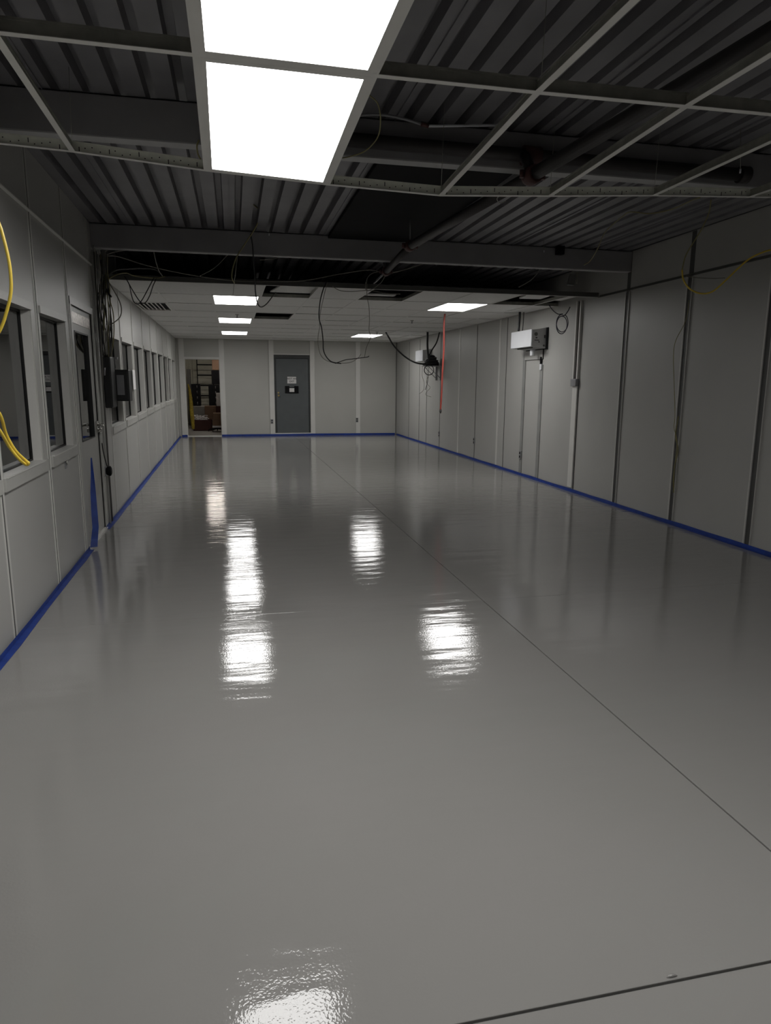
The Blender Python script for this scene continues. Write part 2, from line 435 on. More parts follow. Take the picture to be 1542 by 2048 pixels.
# outlets low on the right wall
for (Y, z) in ((9.65, 0.30), (14.0, 0.30), (11.76, 0.34)):
    lab = {9.65: 'silver outlet with black sockets low on right wall under the nearer white unit',
           14.0: 'dark outlet low on right wall below the red hose',
           11.76: 'dark outlet low on right wall between red hose and nearer white unit'}[Y]
    o = tag(MB().rbox(Y - 0.035, Y + 0.035, 0.004, 0.016, z - 0.06, z + 0.06, M_greymetal).build('wall_outlet', bevel=0.002), lab, 'outlet')
    MB().rbox(Y - 0.018, Y + 0.018, 0.014, 0.018, z - 0.045, z - 0.01, M_black).build('socket', o)
    MB().rbox(Y - 0.018, Y + 0.018, 0.014, 0.018, z + 0.01, z + 0.045, M_black).build('socket', o)

# ================================================================= FAR WALL
w = MB()
xa, xb = LX(YF), RX(YF)
op = (-1.165, -0.315); OH = 1.93
dr = (1.04, 1.97); DH = 2.065
w.box(xa - 0.1, op[0], YF, YF + 0.12, 0, 2.78, M_panel)
w.box(op[0], op[1], YF, YF + 0.12, OH, 2.78, M_panel)
w.box(op[1], dr[0], YF, YF + 0.12, 0, 2.78, M_panel)
w.box(dr[0], dr[1], YF, YF + 0.12, DH, 2.78, M_panel)
w.box(dr[1], xb + 0.1, YF, YF + 0.12, 0, 2.78, M_panel)
wall_far = struct(w.build('wall_far'))
m = MB()
for (a, b_) in ((-1.29, -1.165), (-0.315, -0.195), (0.92, 1.04), (1.97, 2.085), (3.17, 3.285)):
    m.box(a, b_, YF - 0.02, YF, 0, 2.42, M_batten)
    m.box(a - 0.006, a, YF - 0.022, YF, 0, 2.42, M_frame)
m.box(op[0], op[1], YF - 0.022, YF, OH, OH + 0.05, M_batten).box(op[0], op[1], YF - 0.004, YF + 0.12, OH - 0.01, OH, M_batten)
m.box(dr[0], dr[1], YF - 0.022, YF, DH, DH + 0.022, M_batten)
m.box(4.255, 4.275, YF - 0.012, YF, 0, 2.42, M_groove2)
struct(m.build('wall_battens', wall_far))
m = MB().box(op[1] - 0.012, op[1], YF, YF + 0.12, 0, OH, M_batten).box(op[0], op[0] + 0.012, YF, YF + 0.12, 0, OH, M_batten).box(op[0], op[1], YF - 0.02, YF + 0.12, -0.001, 0.012, M_batten)
struct(m.build('opening_lining', wall_far))
# grey door
d = MB().box(dr[0] + 0.05, dr[1] - 0.05, YF - 0.004, YF + 0.04, 0.075, DH - 0.10, M_door)
door2 = struct(d.build('door_2', bevel=0.003))
m = MB().box(dr[0], dr[0] + 0.045, YF - 0.012, YF + 0.05, 0.0, DH, M_doorframe).box(dr[1] - 0.045, dr[1], YF - 0.012, YF + 0.05, 0, DH, M_doorframe)
m.box(dr[0] + 0.045, dr[1] - 0.045, YF - 0.012, YF + 0.05, DH - 0.09, DH, M_doorframe)
m.box(dr[0], dr[1], YF + 0.045, YF + 0.06, 0, DH, M_doorframe)
struct(m.build('door_frame', door2))
struct(MB().box(dr[0], dr[1], YF - 0.03, YF + 0.05, 0, 0.07, M_batten).build('threshold', door2))
kp = onY(557, 791, YF)
m = MB().tube([(kp.x, YF - 0.004, kp.z), (kp.x, YF - 0.05, kp.z)], 0.012, M_brass, 12).tube([(kp.x, YF - 0.045, kp.z), (kp.x, YF - 0.06, kp.z), (kp.x, YF - 0.075, kp.z)], [0.016, 0.028, 0.018], M_brass, 14)
m.tube([(kp.x, YF - 0.003, kp.z + 0.07), (kp.x, YF - 0.02, kp.z + 0.07)], 0.022, M_brass, 14)
struct(m.build('door_handle', door2))
a, b_ = onY(574.5, 753.5, YF), onY(592.5, 767, YF)
sg = tag(MB().box(a.x, b_.x, YF - 0.007, YF - 0.0045, b_.z, a.z, M_paper).build('door_sign'), 'white printed paper notice taped on the grey door above the black holder', 'sign')
cx, cz = (a.x + b_.x) / 2, (a.z + b_.z) / 2
text_mesh('NOT AN', 0.062, (cx, YF - 0.008, cz + 0.035), sg, M_ink)
text_mesh('EXIT', 0.062, (cx, YF - 0.008, cz - 0.035), sg, M_ink)
a, b_ = onY(570, 772, YF), onY(597, 786.5, YF)
hd = thing('document_holder', 'black open document holder with white card, on grey door below notice', 'holder', ((a.x + b_.x) / 2, YF - 0.01, b_.z))
m = MB().box(a.x, b_.x, YF - 0.012, YF - 0.0045, b_.z, a.z - 0.03, M_black).box(a.x, a.x + 0.11, YF - 0.03, YF - 0.005, b_.z, a.z, M_black).box(b_.x - 0.11, b_.x, YF - 0.03, YF - 0.005, b_.z, a.z, M_black)
m.box(a.x, b_.x, YF - 0.032, YF - 0.005, b_.z, b_.z + 0.03, M_black)
m.build('tray', hd, 0.003)
MB().box((a.x + b_.x) / 2 - 0.075, (a.x + b_.x) / 2 + 0.075, YF - 0.028, YF - 0.025, b_.z + 0.032, b_.z + 0.13, M_paper).build('card', hd)
for (px, py, lab) in ((544, 843, 'grey outlet low on pale post left of the grey door'), (714, 840, 'grey outlet low on pale post right of grey door')):
    q = onY(px, py, YF - 0.02)
    o = tag(MB().box(q.x - 0.035, q.x + 0.035, YF - 0.03, YF - 0.02, q.z - 0.06, q.z + 0.06, M_greymetal).build('wall_outlet', bevel=0.002), lab, 'outlet')
    MB().box(q.x - 0.02, q.x + 0.02, YF - 0.032, YF - 0.029, q.z - 0.045, q.z - 0.01, M_groove).build('socket', o)
    MB().box(q.x - 0.02, q.x + 0.02, YF - 0.032, YF - 0.029, q.z + 0.01, q.z + 0.045, M_groove).build('socket', o)
# back wall behind the camera
struct(MB().box(-1.4, 4.4, YB - 0.12, YB, 0, 2.75, M_wall).build('wall_back'))

# ================================================================= METAL DECK + BEAMS
m = MB()
pit = 0.147; x = -1.5; yD0, yD1 = YB - 0.1, YF + 0.1
prof = []
while x < 4.6:
    prof += [(x, 2.752), (x + 0.092, 2.752), (x + 0.100, 2.812), (x + 0.139, 2.812)]
    x += pit
k = m.mi(M_deck)
b0 = 0
for (X, Z) in prof: m.v += [Vector((X, yD0, Z)), Vector((X, yD1, Z))]
for (X, Z) in prof: m.v += [Vector((X, yD0, Z + 0.002)), Vector((X, yD1, Z + 0.002))]
n = len(prof)
for i in range(n - 1):
    m.f.append((2 * i, 2 * i + 2, 2 * i + 3, 2 * i + 1)); m.m.append(k); m.sm.append(False)
    m.f.append((2 * n + 2 * i, 2 * n + 2 * i + 1, 2 * n + 2 * i + 3, 2 * n + 2 * i + 2)); m.m.append(k); m.sm.append(False)
deck = struct(m.build('roof_deck'))
struct(MB().box(-3.7, 4.7, yD0, yD1, 2.816, 2.88, M_concrete).build('deck_topping', deck))
# side laps of the sheets: narrow lighter lips
m = MB()
for X in (-0.9, 0.0, 0.9, 1.8, 2.7, 3.6):
    Xp = -1.5 + round((X + 1.5) / pit) * pit + 0.05
    m.box(Xp, Xp + 0.004, yD0, yD1, 2.744, 2.752, M_deck)
struct(m.build('sheet_lap', deck))
def channel(name, Yw, lab):
    m = MB()
    a, b_ = LX(Yw), RX(Yw)
    zb_ = 2.556 if Yw < 5 else 2.546
    m.box(a, b_, Yw, Yw + 0.008, zb_, 2.75, M_beam)
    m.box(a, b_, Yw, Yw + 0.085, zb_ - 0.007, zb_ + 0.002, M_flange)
    m.box(a, b_, Yw, Yw + 0.085, 2.741, 2.75, M_beam)
    return struct(m.build(name, bevel=0.002))
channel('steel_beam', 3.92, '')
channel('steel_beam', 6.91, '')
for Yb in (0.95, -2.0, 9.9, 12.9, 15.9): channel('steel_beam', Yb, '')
# dark flat panel under the deck in the middle bay
p0, p1 = onZ(734, 380, 2.72), onZ(1000, 400, 2.72)
o = MB().box(0.94, 1.86, 4.06, 6.88, 2.715, 2.745, M_black).build('roof_panel', bevel=0.003)
tag(o, 'flat black panel fixed under the ribbed deck between the two steel beams', 'panel')

# ---- sprinkler main and branch
sp = thing('sprinkler_main', 'dark sprinkler pipe running lengthwise under the beams with red couplings', 'pipe', (1.6, 3.75, 2.45))
c1, c2, c3 = onY(1065, 350, 3.72), onY(820, 492, 5.95), onY(772, 543, 7.15)
pe = onY(748, 566, 7.75)
dirn = (c1 - onY(1250, 240, 2.93)).normalized()
start = c1 - dirn * 5.5
MB().tube([start, c1], 0.036, M_pipe, 16).build('pipe', sp)
MB().tube([c1, c2], 0.034, M_pipe, 16).build('pipe', sp)
MB().tube([c2, c3], 0.032, M_pipe, 16).build('pipe', sp)
MB().tube([c3, pe], 0.012, M_greymetal, 12).build('nipple', sp, label='thin pale end pipe')
for c, dd, r in ((c1, (c2 - c1).normalized(), 0.052), (c2, (c3 - c1).normalized(), 0.046), (c3, (c3 - c2).normalized(), 0.046)):
    m = MB().tube([c - dd * 0.05, c - dd * 0.02, c + dd * 0.02, c + dd * 0.05], [r * 0.85, r, r, r * 0.85], M_rust, 16)
    sd = dd.cross(Vector((0, 0, 1))).normalized()
    for s_ in (-1, 1):
        m.tube([c + sd * s_ * (r + 0.012) - Vector((0, 0, 0.02)), c + sd * s_ * (r + 0.012) + Vector((0, 0, 0.02))], 0.013, M_rust, 8)
    m.build('coupling', sp, label='red grooved pipe coupling')
# riser to the cross pipe, and the vertical drop beside the far beam
MB().tube([c1, Vector((c1.x, 3.86, 2.62))], 0.03, M_pipe, 12).build('riser', sp)
MB().tube([c3, Vector((c3.x, c3.y, 2.74))], 0.033, M_pipe, 12).build('riser', sp)
# hanger ring and rod
m = MB()
h_ = onY(1012, 343, 4.2)
MB().tube([c2 + Vector((0, 0, 0.03)), Vector((c2.x, c2.y, 2.74))], 0.006, M_greymetal, 8).build('hanger_rod', sp)
cr = MB().tube([(0.62, 3.865, 2.615), (3.03, 3.865, 2.60)], 0.036, M_pipe, 16).tube([(3.03, 3.865, 2.60), (3.09, 3.865, 2.60)], 0.048, M_pipe, 16)
o = cr.build('cross_pipe'); tag(o, 'black cross pipe with capped end running along nearer steel beam', 'pipe')
MB().tube([(c1.x, 3.865, 2.607), (c1.x + 0.1, 3.865, 2.607)], 0.052, M_rust, 16).build('tee_fitting', o)

# second slimmer strut pipe above the main between beams
a, b_ = onY(1004, 398, 4.75), onY(838, 476, 6.5)
o = MB().bar(Vector((1.93, 4.05, 2.70)), Vector((1.80, 6.9, 2.70)), 0.06, 0.05, M_beam).build('ceiling_strut', bevel=0.004)
tag(o, 'grey steel strut beside black panel, running lengthwise under the deck', 'strut')

# flexible whip and conduit by the near beam
P = [onY(*q) for q in ((700, 232, 3.72), (755, 229, 3.74), (800, 236, 3.75), (842, 248, 3.76))]
o = MB().tube(smooth(P), 0.007, M_greymetal, 8).build('conduit_whip')
tag(o, 'bent grey conduit whip with rusty connector and white end under the near beam', 'conduit')
MB().tube([P[-1], onY(857, 252, 3.76)], 0.011, M_rust, 10).build('connector', o)
MB().tube([onY(857, 252, 3.76), onY(882, 252, 3.76), onY(1002, 250, 3.78)], 0.007, M_white, 8).build('end_rod', o)

# ================================================================= NEAR BARE GRID + LIGHTS
gr = thing('ceiling_grid', 'bare white T-bar ceiling grid hanging overhead without its tiles', 'ceiling grid', (0, 3.64, 2.35))
def tee(p, q, wide=0.026, name='cross_tee', slots=False, z=0.036):
    p = Vector(p); q = Vector(q)
    m = MB().bar(p, q, wide, 0.002, M_tbar)
    m.bar(p, q, 0.0022, z, M_tbarweb if slots else M_tbarside, off=z / 2)
    m.bar(p, q, 0.007, 0.008, M_tbarweb if slots else M_tbarside, off=z)
    if slots:
        L = (q - p).length; d = (q - p).normalized(); yv = Vector((0, -1, 0))
        t_ = 0.03; i = 0
        while t_ < L - 0.03:
            c = p + d * t_ + Vector((0, 0, 0.014 + 0.007 * ((i * 7) % 3)))
            ln = 0.0025 if i % 4 else 0.002; hh = 0.0025 if i % 4 else 0.010
            m.hexa([c + d * sx * ln + Vector((0, sy, sz * hh)) for sx, sy, sz in ((-1, -0.0016, -1), (1, -0.0016, -1), (1, 0.0016, -1), (-1, 0.0016, -1), (-1, -0.0016, 1), (1, -0.0016, 1), (1, 0.0016, 1), (-1, 0.0016, 1))], M_groove)
            t_ += 0.026 + 0.014 * ((i * 5) % 4) / 3; i += 1
    return m.build(name, gr)
YR3, YR2, YR1, YR0 = 3.645, 2.425, 1.20, -0.02
def row3(px, py): return onY(px, py, YR3)
n3 = [row3(0, 287), row3(145, 303), row3(413, 341), row3(655, 369), row3(882, 391), row3(1100, 392), row3(1308, 391), row3(1500, 394)]
# left end to the left wall, right end to the right wall
sl = (n3[1] - n3[0]); n3[0] = n3[0] - sl * ((n3[0].x - LX(YR3)) / sl.x)
sr_ = (n3[-1] - n3[-2]); n3.append(n3[-1] + sr_ * ((RX(YR3) - n3[-1].x) / sr_.x))
for i in range(len(n3) - 1): tee(n3[i], n3[i + 1], name='main_runner', slots=True, z=0.042)
r2p = [(0, 66), (393, 110), (748, 151), (1075, 185), (1372, 213), (1542, 226)]
n2 = [onY(*q, YR2) for q in r2p]
n2[0] = n2[1] + (n2[0] - n2[1]) * ((n2[1].x - LX(YR2)) / (n2[1].x - n2[0].x))
e = (n2[4] - n2[3]); n2[5] = n2[4] + e * ((RX(YR2) - n2[4].x) / e.x)
for i in range(len(n2) - 1): tee(n2[i], n2[i + 1], name='main_runner', z=0.042)
xt = [-0.655, -0.078, 0.497, 1.08, 1.66, 2.245, 2.83]
zt = 2.352
for Yr in (YR1, YR0): tee((LX(Yr), Yr, zt), (RX(Yr), Yr, zt), name='main_runner', z=0.042)
def interp(nodes, X):
    for i in range(len(nodes) - 1):
        if nodes[i].x <= X <= nodes[i + 1].x:
            t_ = (X - nodes[i].x) / (nodes[i + 1].x - nodes[i].x); return nodes[i].lerp(nodes[i + 1], t_)
    return nodes[-1]
low = [n3[1], n3[2], n3[3], n3[4], n3[5], n3[6], n3[7]]
x2 = [onY(0 - 40, 40, YR2).x, n2[1].x, n2[2].x, n2[3].x, n2[4].x, n2[4].x + 0.583, n2[4].x + 1.166]
x2[0] = -0.652
for i in range(7):
    top = interp(n2, x2[i])
    tee(low[i], top)
    tee(top, (xt[i], YR1, zt)); tee((xt[i], YR1, zt), (xt[i], YR0, zt))
# hanger wires
for (X, Y) in ((n3[4].x, YR3), (n3[6].x, YR3), (n3[1].x, YR3), (1.08, YR2), (n3[5].x, YR3)):
    z0 = interp(n3, X).z if Y == YR3 else 2.355
    MB().tube([(X, Y, z0 + 0.03), (X + 0.01, Y, 2.75)], 0.0013, M_tbarside, 6).build('hanger_wire', gr)

def light_panel(c, label, group, border=0.028, lm=None):
    lm = lm or M_lamp
    """c: four corners, near-left, near-right, far-right, far-left (outer edge of the fixture)"""
    c = [Vector(p) for p in c]
    o = thing('light_panel', label, 'light', sum(c, Vector()) / 4, group)
    cen = sum(c, Vector()) / 4
    ux = ((c[1] - c[0]) + (c[2] - c[3])).normalized(); uy = ((c[3] - c[0]) + (c[2] - c[1])).normalized()
    off = [(1, 1), (-1, 1), (-1, -1), (1, -1)]
    inn = [c[i] + ux * off[i][0] * border + uy * off[i][1] * border for i in range(4)]
    up = Vector((0, 0, 1))
    m = MB()
    for i in range(4):
        j = (i + 1) % 4
        m.hexa([c[i], c[j], inn[j], inn[i], c[i] + up * 0.012, c[j] + up * 0.012, inn[j] + up * 0.012, inn[i] + up * 0.012], M_tbar)
    m.build('frame', o)
    MB().hexa([p + up * 0.012 for p in c] + [p + up * 0.06 for p in c], M_tbarside).build('housing', o)
    MB().hexa([p + up * 0.003 for p in inn] + [p + up * 0.011 for p in inn], lm).build('diffuser', o)
    return o
dz = Vector((0, 0, -0.001))
a0, a1 = interp(n2, n2[1].x), interp(n2, n2[2].x)
e_ = 0.012
def near_panel(pn, qn, qf, pf, label):
    return light_panel([pn + Vector((0.004, e_, -0.0015)), qn + Vector((-0.004, e_, -0.0015)), qf + Vector((-0.004, -e_, -0.0015)), pf + Vector((0.004, -e_, -0.0015))], label, None, 0.024)
near_panel(a0, a1, n3[3], n3[2], 'large lit ceiling panel overhead, the one beside the grid edge')
near_panel(Vector((xt[1], YR1, zt)), Vector((xt[2], YR1, zt)), a1, a0, 'large lit ceiling panel overhead, cut by the top of the photo')
near_panel(Vector((xt[3], YR0, zt)), Vector((xt[4], YR0, zt)), Vector((xt[4], YR1, zt)), Vector((xt[3], YR1, zt)), 'added unseen ceiling panel right of the large pair, brightening the right floor')  # added panel out of view, brightens the right side of the floor

# ================================================================= FAR SUSPENDED CEILING
gx = [-0.22 + 0.583 * k for k in range(-2, 9)]
gy = [7.60, 8.64, 9.68, 10.73, 11.78, 12.83, 13.88, 15.08, 16.18, 17.2, YF]
xcol = [x_ for x_ in gx if x_ > -1.3 and x_ < 4.2]
lights = {}     # (column index of left gx, row index)
cells_open = set()
def colx(i): return -0.22 + 0.583 * i
cells_open |= {(1, 0), (3, 0), (6, 0), (7, 0), (1, 3), (0, 1), (0, 4), (0, 7), (5, 1), (5, 7), (-2, 2)}
ct = MB(); tb = MB()
for r_ in range(len(gy) - 1):
    y0, y1 = gy[r_], gy[r_ + 1]
    for c in range(-2, 8):
        if (c, r_) in cells_open: continue
        x0 = max(colx(c), LX(y1)); x1 = min(colx(c + 1), RX(y0))
        if x1 - x0 < 0.02: continue
        if c == -2: x0 = LX(y1) + 0.0
        g = 0.004
        zA, zB = zc(y0), zc(y1)
        jit = random.uniform(0, 0.004)
        ct.hexa([(x0 + g, y0 + g, zA + 0.002 + jit), (x1 - g, y0 + g, zA + 0.002 + jit), (x1 - g, y1 - g, zB + 0.002 + jit), (x0 + g, y1 - g, zB + 0.002 + jit),
                 (x0 + g, y0 + g, zA + 0.018), (x1 - g, y0 + g, zA + 0.018), (x1 - g, y1 - g, zB + 0.018), (x0 + g, y1 - g, zB + 0.018)], M_tile)
ceil = struct(ct.build('ceiling'))
for c in range(-1, 8):
    X = colx(c)
    tb.bar((X, gy[0], zc(gy[0])), (X, YF, zc(YF)), 0.024, 0.0015, M_tile)
    tb.bar((X, gy[0], zc(gy[0])), (X, YF, zc(YF)), 0.002, 0.036, M_tbarside, off=0.018)
for i, Y in enumerate(gy[:-1]):
    a, b_ = LX(Y), RX(Y)
    tb.bar((a, Y, zc(Y)), (b_, Y, zc(Y)), 0.024, 0.0015, M_tile)
    tb.bar((a, Y, zc(Y)), (b_, Y, zc(Y)), 0.002, 0.04, M_tbarside, off=0.02)
struct(tb.build('ceiling_tees', ceil))
# dark edge runner with a cut strip at the front edge
m = MB().box(LX(7.6), RX(7.6), 7.575, 7.583, zc(7.6) + 0.001, zc(7.6) + 0.05, M_groove2)
struct(m.build('edge_runner', ceil))
def far_light(c, r_, label):
    y0, y1 = gy[r_] + 0.015, gy[r_ + 1] - 0.015; x0, x1 = colx(c) + 0.012, colx(c + 1) - 0.012
    return light_panel([(x0, y0, zc(y0) - 0.001), (x1, y0, zc(y0) - 0.001), (x1, y1, zc(y1) - 0.001), (x0, y1, zc(y1) - 0.001)], label, 'ceiling lights in the far tiled ceiling', 0.016, M_lampfar)
far_light(0, 1, 'lit ceiling panel left of the missing tile, nearest of the left row of three')
far_light(0, 4, 'lit ceiling panel, middle one of the left row of three in tiled ceiling')
far_light(0, 7, 'lit ceiling panel, farthest of left row of three, near the open doorway wall')
far_light(5, 1, 'lit ceiling panel on the right of tiled ceiling, above red hose')
far_light(5, 7, 'small distant lit ceiling panel in front of far wall, right of the grey door')
# air vent grille
y0, y1 = gy[2] + 0.02, gy[3] - 0.02; x0, x1 = LX(y1) + 0.02, colx(-1) - 0.012
vt = thing('ceiling_vent', 'louvred grey ceiling vent beside the left wall in tiled ceiling', 'vent', ((x0 + x1) / 2, (y0 + y1) / 2, zc(y0)))
m = MB(); bd = 0.022
zz = zc((y0 + y1) / 2)
m.box(x0, x1, y0, y0 + bd, zz - 0.006, zz + 0.01, M_tbar).box(x0, x1, y1 - bd, y1, zz - 0.006, zz + 0.01, M_tbar).box(x0, x0 + bd, y0, y1, zz - 0.006, zz + 0.01, M_tbar).box(x1 - bd, x1, y0, y1, zz - 0.006, zz + 0.01, M_tbar)
m.build('frame', vt)
MB().box(x0, x1, y0, y1, zz + 0.03, zz + 0.035, M_black).build('plenum_box', vt)
nl = 6
for i in range(nl):
    X = x0 + bd + (x1 - x0 - 2 * bd - 0.05) * (i + 0.5) / nl
    MB().hexa([(X - 0.008, y0 + bd, zz + 0.001), (X - 0.005, y0 + bd, zz - 0.002), (X - 0.005, y1 - bd, zz - 0.002), (X - 0.008, y1 - bd, zz + 0.001),
               (X + 0.002, y0 + bd, zz + 0.012), (X + 0.005, y0 + bd, zz + 0.009), (X + 0.005, y1 - bd, zz + 0.009), (X + 0.002, y1 - bd, zz + 0.012)], M_tbar).build('louvre', vt)
# displaced tiles lying over the open cells
def tile(pts, label):
    c = [Vector(p) for p in pts]
    o = MB().hexa(c + [p + Vector((0, 0, 0.015)) for p in c], M_tile).build('loose_tile'); tag(o, label, 'ceiling tile')
    return o
z1_ = zc(8)
tile([(0.58, 7.95, z1_ + 0.06), (1.15, 7.95, z1_ + 0.05), (1.1, 8.56, z1_ + 0.05), (0.47, 8.56, z1_ + 0.05)], 'loose ceiling tile slid aside above opening behind the nearest left light')
tile([(1.62, 8.42, z1_ + 0.045), (1.98, 8.42, z1_ + 0.045), (1.98, 8.58, z1_ + 0.05), (1.62, 8.58, z1_ + 0.05)], 'white strip of loose tile lying in the middle ceiling opening')
tile([(3.50, 7.95, z1_ + 0.05), (3.82, 7.93, z1_ + 0.055), (3.84, 8.35, z1_ + 0.05), (3.56, 8.37, z1_ + 0.05)], 'loose ceiling tile lying in opening between right ceiling light and right wall, left of two')
tile([(3.93, 7.85, z1_ + 0.04), (4.12, 7.85, z1_ + 0.04), (4.12, 8.35, z1_ + 0.04), (3.93, 8.35, z1_ + 0.04)], 'loose ceiling tile in the opening tight against right wall, right of two')

# small sprinkler heads
for (px, py, lab) in ((474, 629, 'small pendant sprinkler head between the two nearer left ceiling lights'), (754, 664, 'small sprinkler head beside the small distant light panel'),
                 (824, 641, 'small sprinkler head in tiled ceiling left of the red hose')):
    q = onC(px, py)
    o = MB().tube([(q.x, q.y, q.z + 0.004), (q.x, q.y, q.z - 0.006)], 0.03, M_silver, 14).tube([(q.x, q.y, q.z), (q.x, q.y, q.z - 0.045)], 0.009, M_greymetal, 8).tube([(q.x, q.y, q.z - 0.043), (q.x, q.y, q.z - 0.047)], 0.018, M_greymetal, 10).build('fire_sprinkler')
    tag(o, lab, 'sprinkler')

# ================================================================= BLUE TAPE
def tape_run(label, side, y0, y1):
    m = MB(); N = max(2, int((y1 - y0) / 0.35))
    fl, wl = [], []
    for i in range(N + 1):
        Y = y0 + (y1 - y0) * i / N
        j = random.uniform(-0.004, 0.004); k_ = random.uniform(-0.004, 0.003)
        if side == 'L':
            X = LX(Y) + 0.013
            fl.append(((X, Y, 0.001), (X + 0.034 + j, Y, 0.001), (0, 0, 1)))
            wl.append(((X, Y, 0.001), (X, Y, 0.030 + k_), (1, 0, 0)))
        elif side == 'R':
            X = RX(Y) - 0.014
            fl.append(((X, Y, 0.001), (X - 0.034 + j, Y, 0.001), (0, 0, 1)))
            wl.append(((X, Y, 0.001), (X, Y, 0.034 + k_), (-1, 0, 0)))
    m.ribbon(fl, 0.0012, M_tape); m.ribbon(wl, 0.0012, M_tape)
    return tag(m.build('masking_tape'), label, 'tape')
tape_run('blue masking tape along foot of left wall, nearer stretch before the glazed door', 'L', YB + 0.05, 5.80)
tape_run('blue masking tape along foot of left wall beyond the glazed door', 'L', 6.62, YF - 0.03)
tape_run('blue masking tape along the foot of the right wall', 'R', YB + 0.05, YF - 0.03)
def tape_far(label, x0, x1):
    m = MB(); N = 6; fl = []; wl = []
    for i in range(N + 1):
        X = x0 + (x1 - x0) * i / N; yv = YF - 0.033
        fl.append(((X, yv, 0.001), (X, yv - 0.045 + random.uniform(-.004, .004), 0.001), (0, 0, 1)))
        wl.append(((X, yv, 0.001), (X, yv, 0.045 + random.uniform(-.004, .004)), (0, -1, 0)))
    m.ribbon(fl, 0.0012, M_tape); m.ribbon(wl, 0.0012, M_tape)
    return tag(m.build('masking_tape'), label, 'tape')
tape_far('short blue masking tape piece between left corner and the open doorway', LX(YF) + 0.06, op[0])
tape_far('blue masking tape along foot of the far wall, from open doorway to right corner', op[1], RX(YF) - 0.06)
# loose strip of tape peeled up against the door
strip = [(178, 916, 5.95, 0.004), (181, 950, 5.95, 0.012), (184, 985, 5.92, 0.022), (187, 1030, 5.88, 0.026), (189, 1055, 5.86, 0.026), (187, 1078, 5.84, 0.028), (182, 1095, 5.80, 0.03)]
q = []
for (px, py, Y, hw) in strip:
    c = onY(px, py, Y); c.x = max(c.x, LX(Y) + 0.035)
    q.append((c - Vector((hw, 0.0, 0)), c + Vector((hw * 0.75, 0.02, 0)), (0, -1, 0)))
q = [(l + Vector((0.01, 0, 0)), r_ + Vector((0.01, 0, 0)), nn) for l, r_, nn in q]
tag(MB().ribbon(q, 0.001, M_tape).build('tape_strip'), 'peeled blue tape strip standing up against the glazed door on the left', 'tape')

# ================================================================= LEFT WALL FITTINGS
# latch under the second near window
q = Vector((LX(5.24), 5.24, 0.78))
lt = thing('wall_latch', 'small silver latch knob on the left wall panel under the second window', 'latch', q)
m = MB().lbox(5.21, 5.27, 0, 0.006, 0.735, 0.825, M_greymetal); m.build('back_plate', lt, 0.002)
MB().tube([(q.x, q.y, 0.78), (q.x + 0.008, q.y, 0.78), (q.x + 0.012, q.y, 0.78), (q.x + 0.016, q.y, 0.78)], [0.012, 0.012, 0.022, 0.014], M_silver, 14).build('knob', lt)
# tall black enclosure
a, b_ = onY(205, 713, 7.05), onY(226.5, 816, 7.05)
A = thing('electrical_box', 'tall narrow black electrical box on left wall below the cable bundle', 'electrical box', (LX(7.1), 7.15, b_.z))
MB().box(LX(7.05) + 0.013, b_.x - 0.006, 7.05, 7.30, b_.z, a.z, M_enclosure).build('body', A, 0.004)
MB().box(b_.x - 0.006, b_.x, 7.06, 7.29, b_.z + 0.01, a.z - 0.01, M_enclosure).build('cover', A, 0.002)
q1 = onY(207, 736, 7.0)
MB().tube([q1, q1 + Vector((0, 0, -0.07))], [0.018, 0.013], M_greymetal, 10).tube([q1 + Vector((0, 0, 0.004)), q1], 0.02, M_silver, 10).build('connector', A, label='silver cable connector')
# breaker enclosure with grey window, behind the tall one
a, b_ = onY(224.5, 739, 7.35), onY(259.5, 802.5, 7.35)
B = thing('breaker_box', 'black breaker box with grey window, sticking out of left wall', 'electrical box', (LX(7.4), 7.4, b_.z))
MB().box(LX(7.45) + 0.01, b_.x, 7.38, 7.56, b_.z, a.z, M_enclosure).build('body', B, 0.006)
wa, wb = onY(232.5, 750, 7.35), onY(249.5, 790, 7.35)
m = MB().box(a.x + 0.005, b_.x - 0.01, 7.365, 7.38, b_.z + 0.012, a.z - 0.012, M_enclosure)
Bd = m.build('door', B, 0.004)
MB().box(wa.x, wb.x, 7.360, 7.366, wb.z, wa.z, M_greymetal).build('window_plate', Bd, label='grey metal window plate')
for zz_ in (wa.z + 0.01, (wa.z + wb.z) / 2, wb.z - 0.01):
    MB().tube([(wa.x - 0.018, 7.366, zz_), (wa.x - 0.018, 7.356, zz_)], 0.006, M_silver, 8).build('screw', Bd)
# white paper sheet on far window
a, b_ = onY(268, 740, 9.45), onY(274, 779, 9.45)
tag(MB().lbox(9.25, 9.50, 0.008, 0.012, onY(270, 779, 9.4).z, onY(270, 740, 9.4).z, M_paper).build('notice_sheet', bevel=0.0), 'narrow white paper sheet on left wall post just past the breaker box', 'paper')
# small holder bracket above breaker box
q1 = onY(229, 716, 7.3)
tag(MB().box(q1.x - 0.02, q1.x + 0.025, 7.30, 7.34, q1.z - 0.012, q1.z + 0.01, M_greymetal).tube([q1, q1 + Vector((0.005, 0, -0.10))], 0.004, M_greymetal, 6).build('pipe_clamp'), 'small grey clamp and rod above the breaker box', 'clamp')
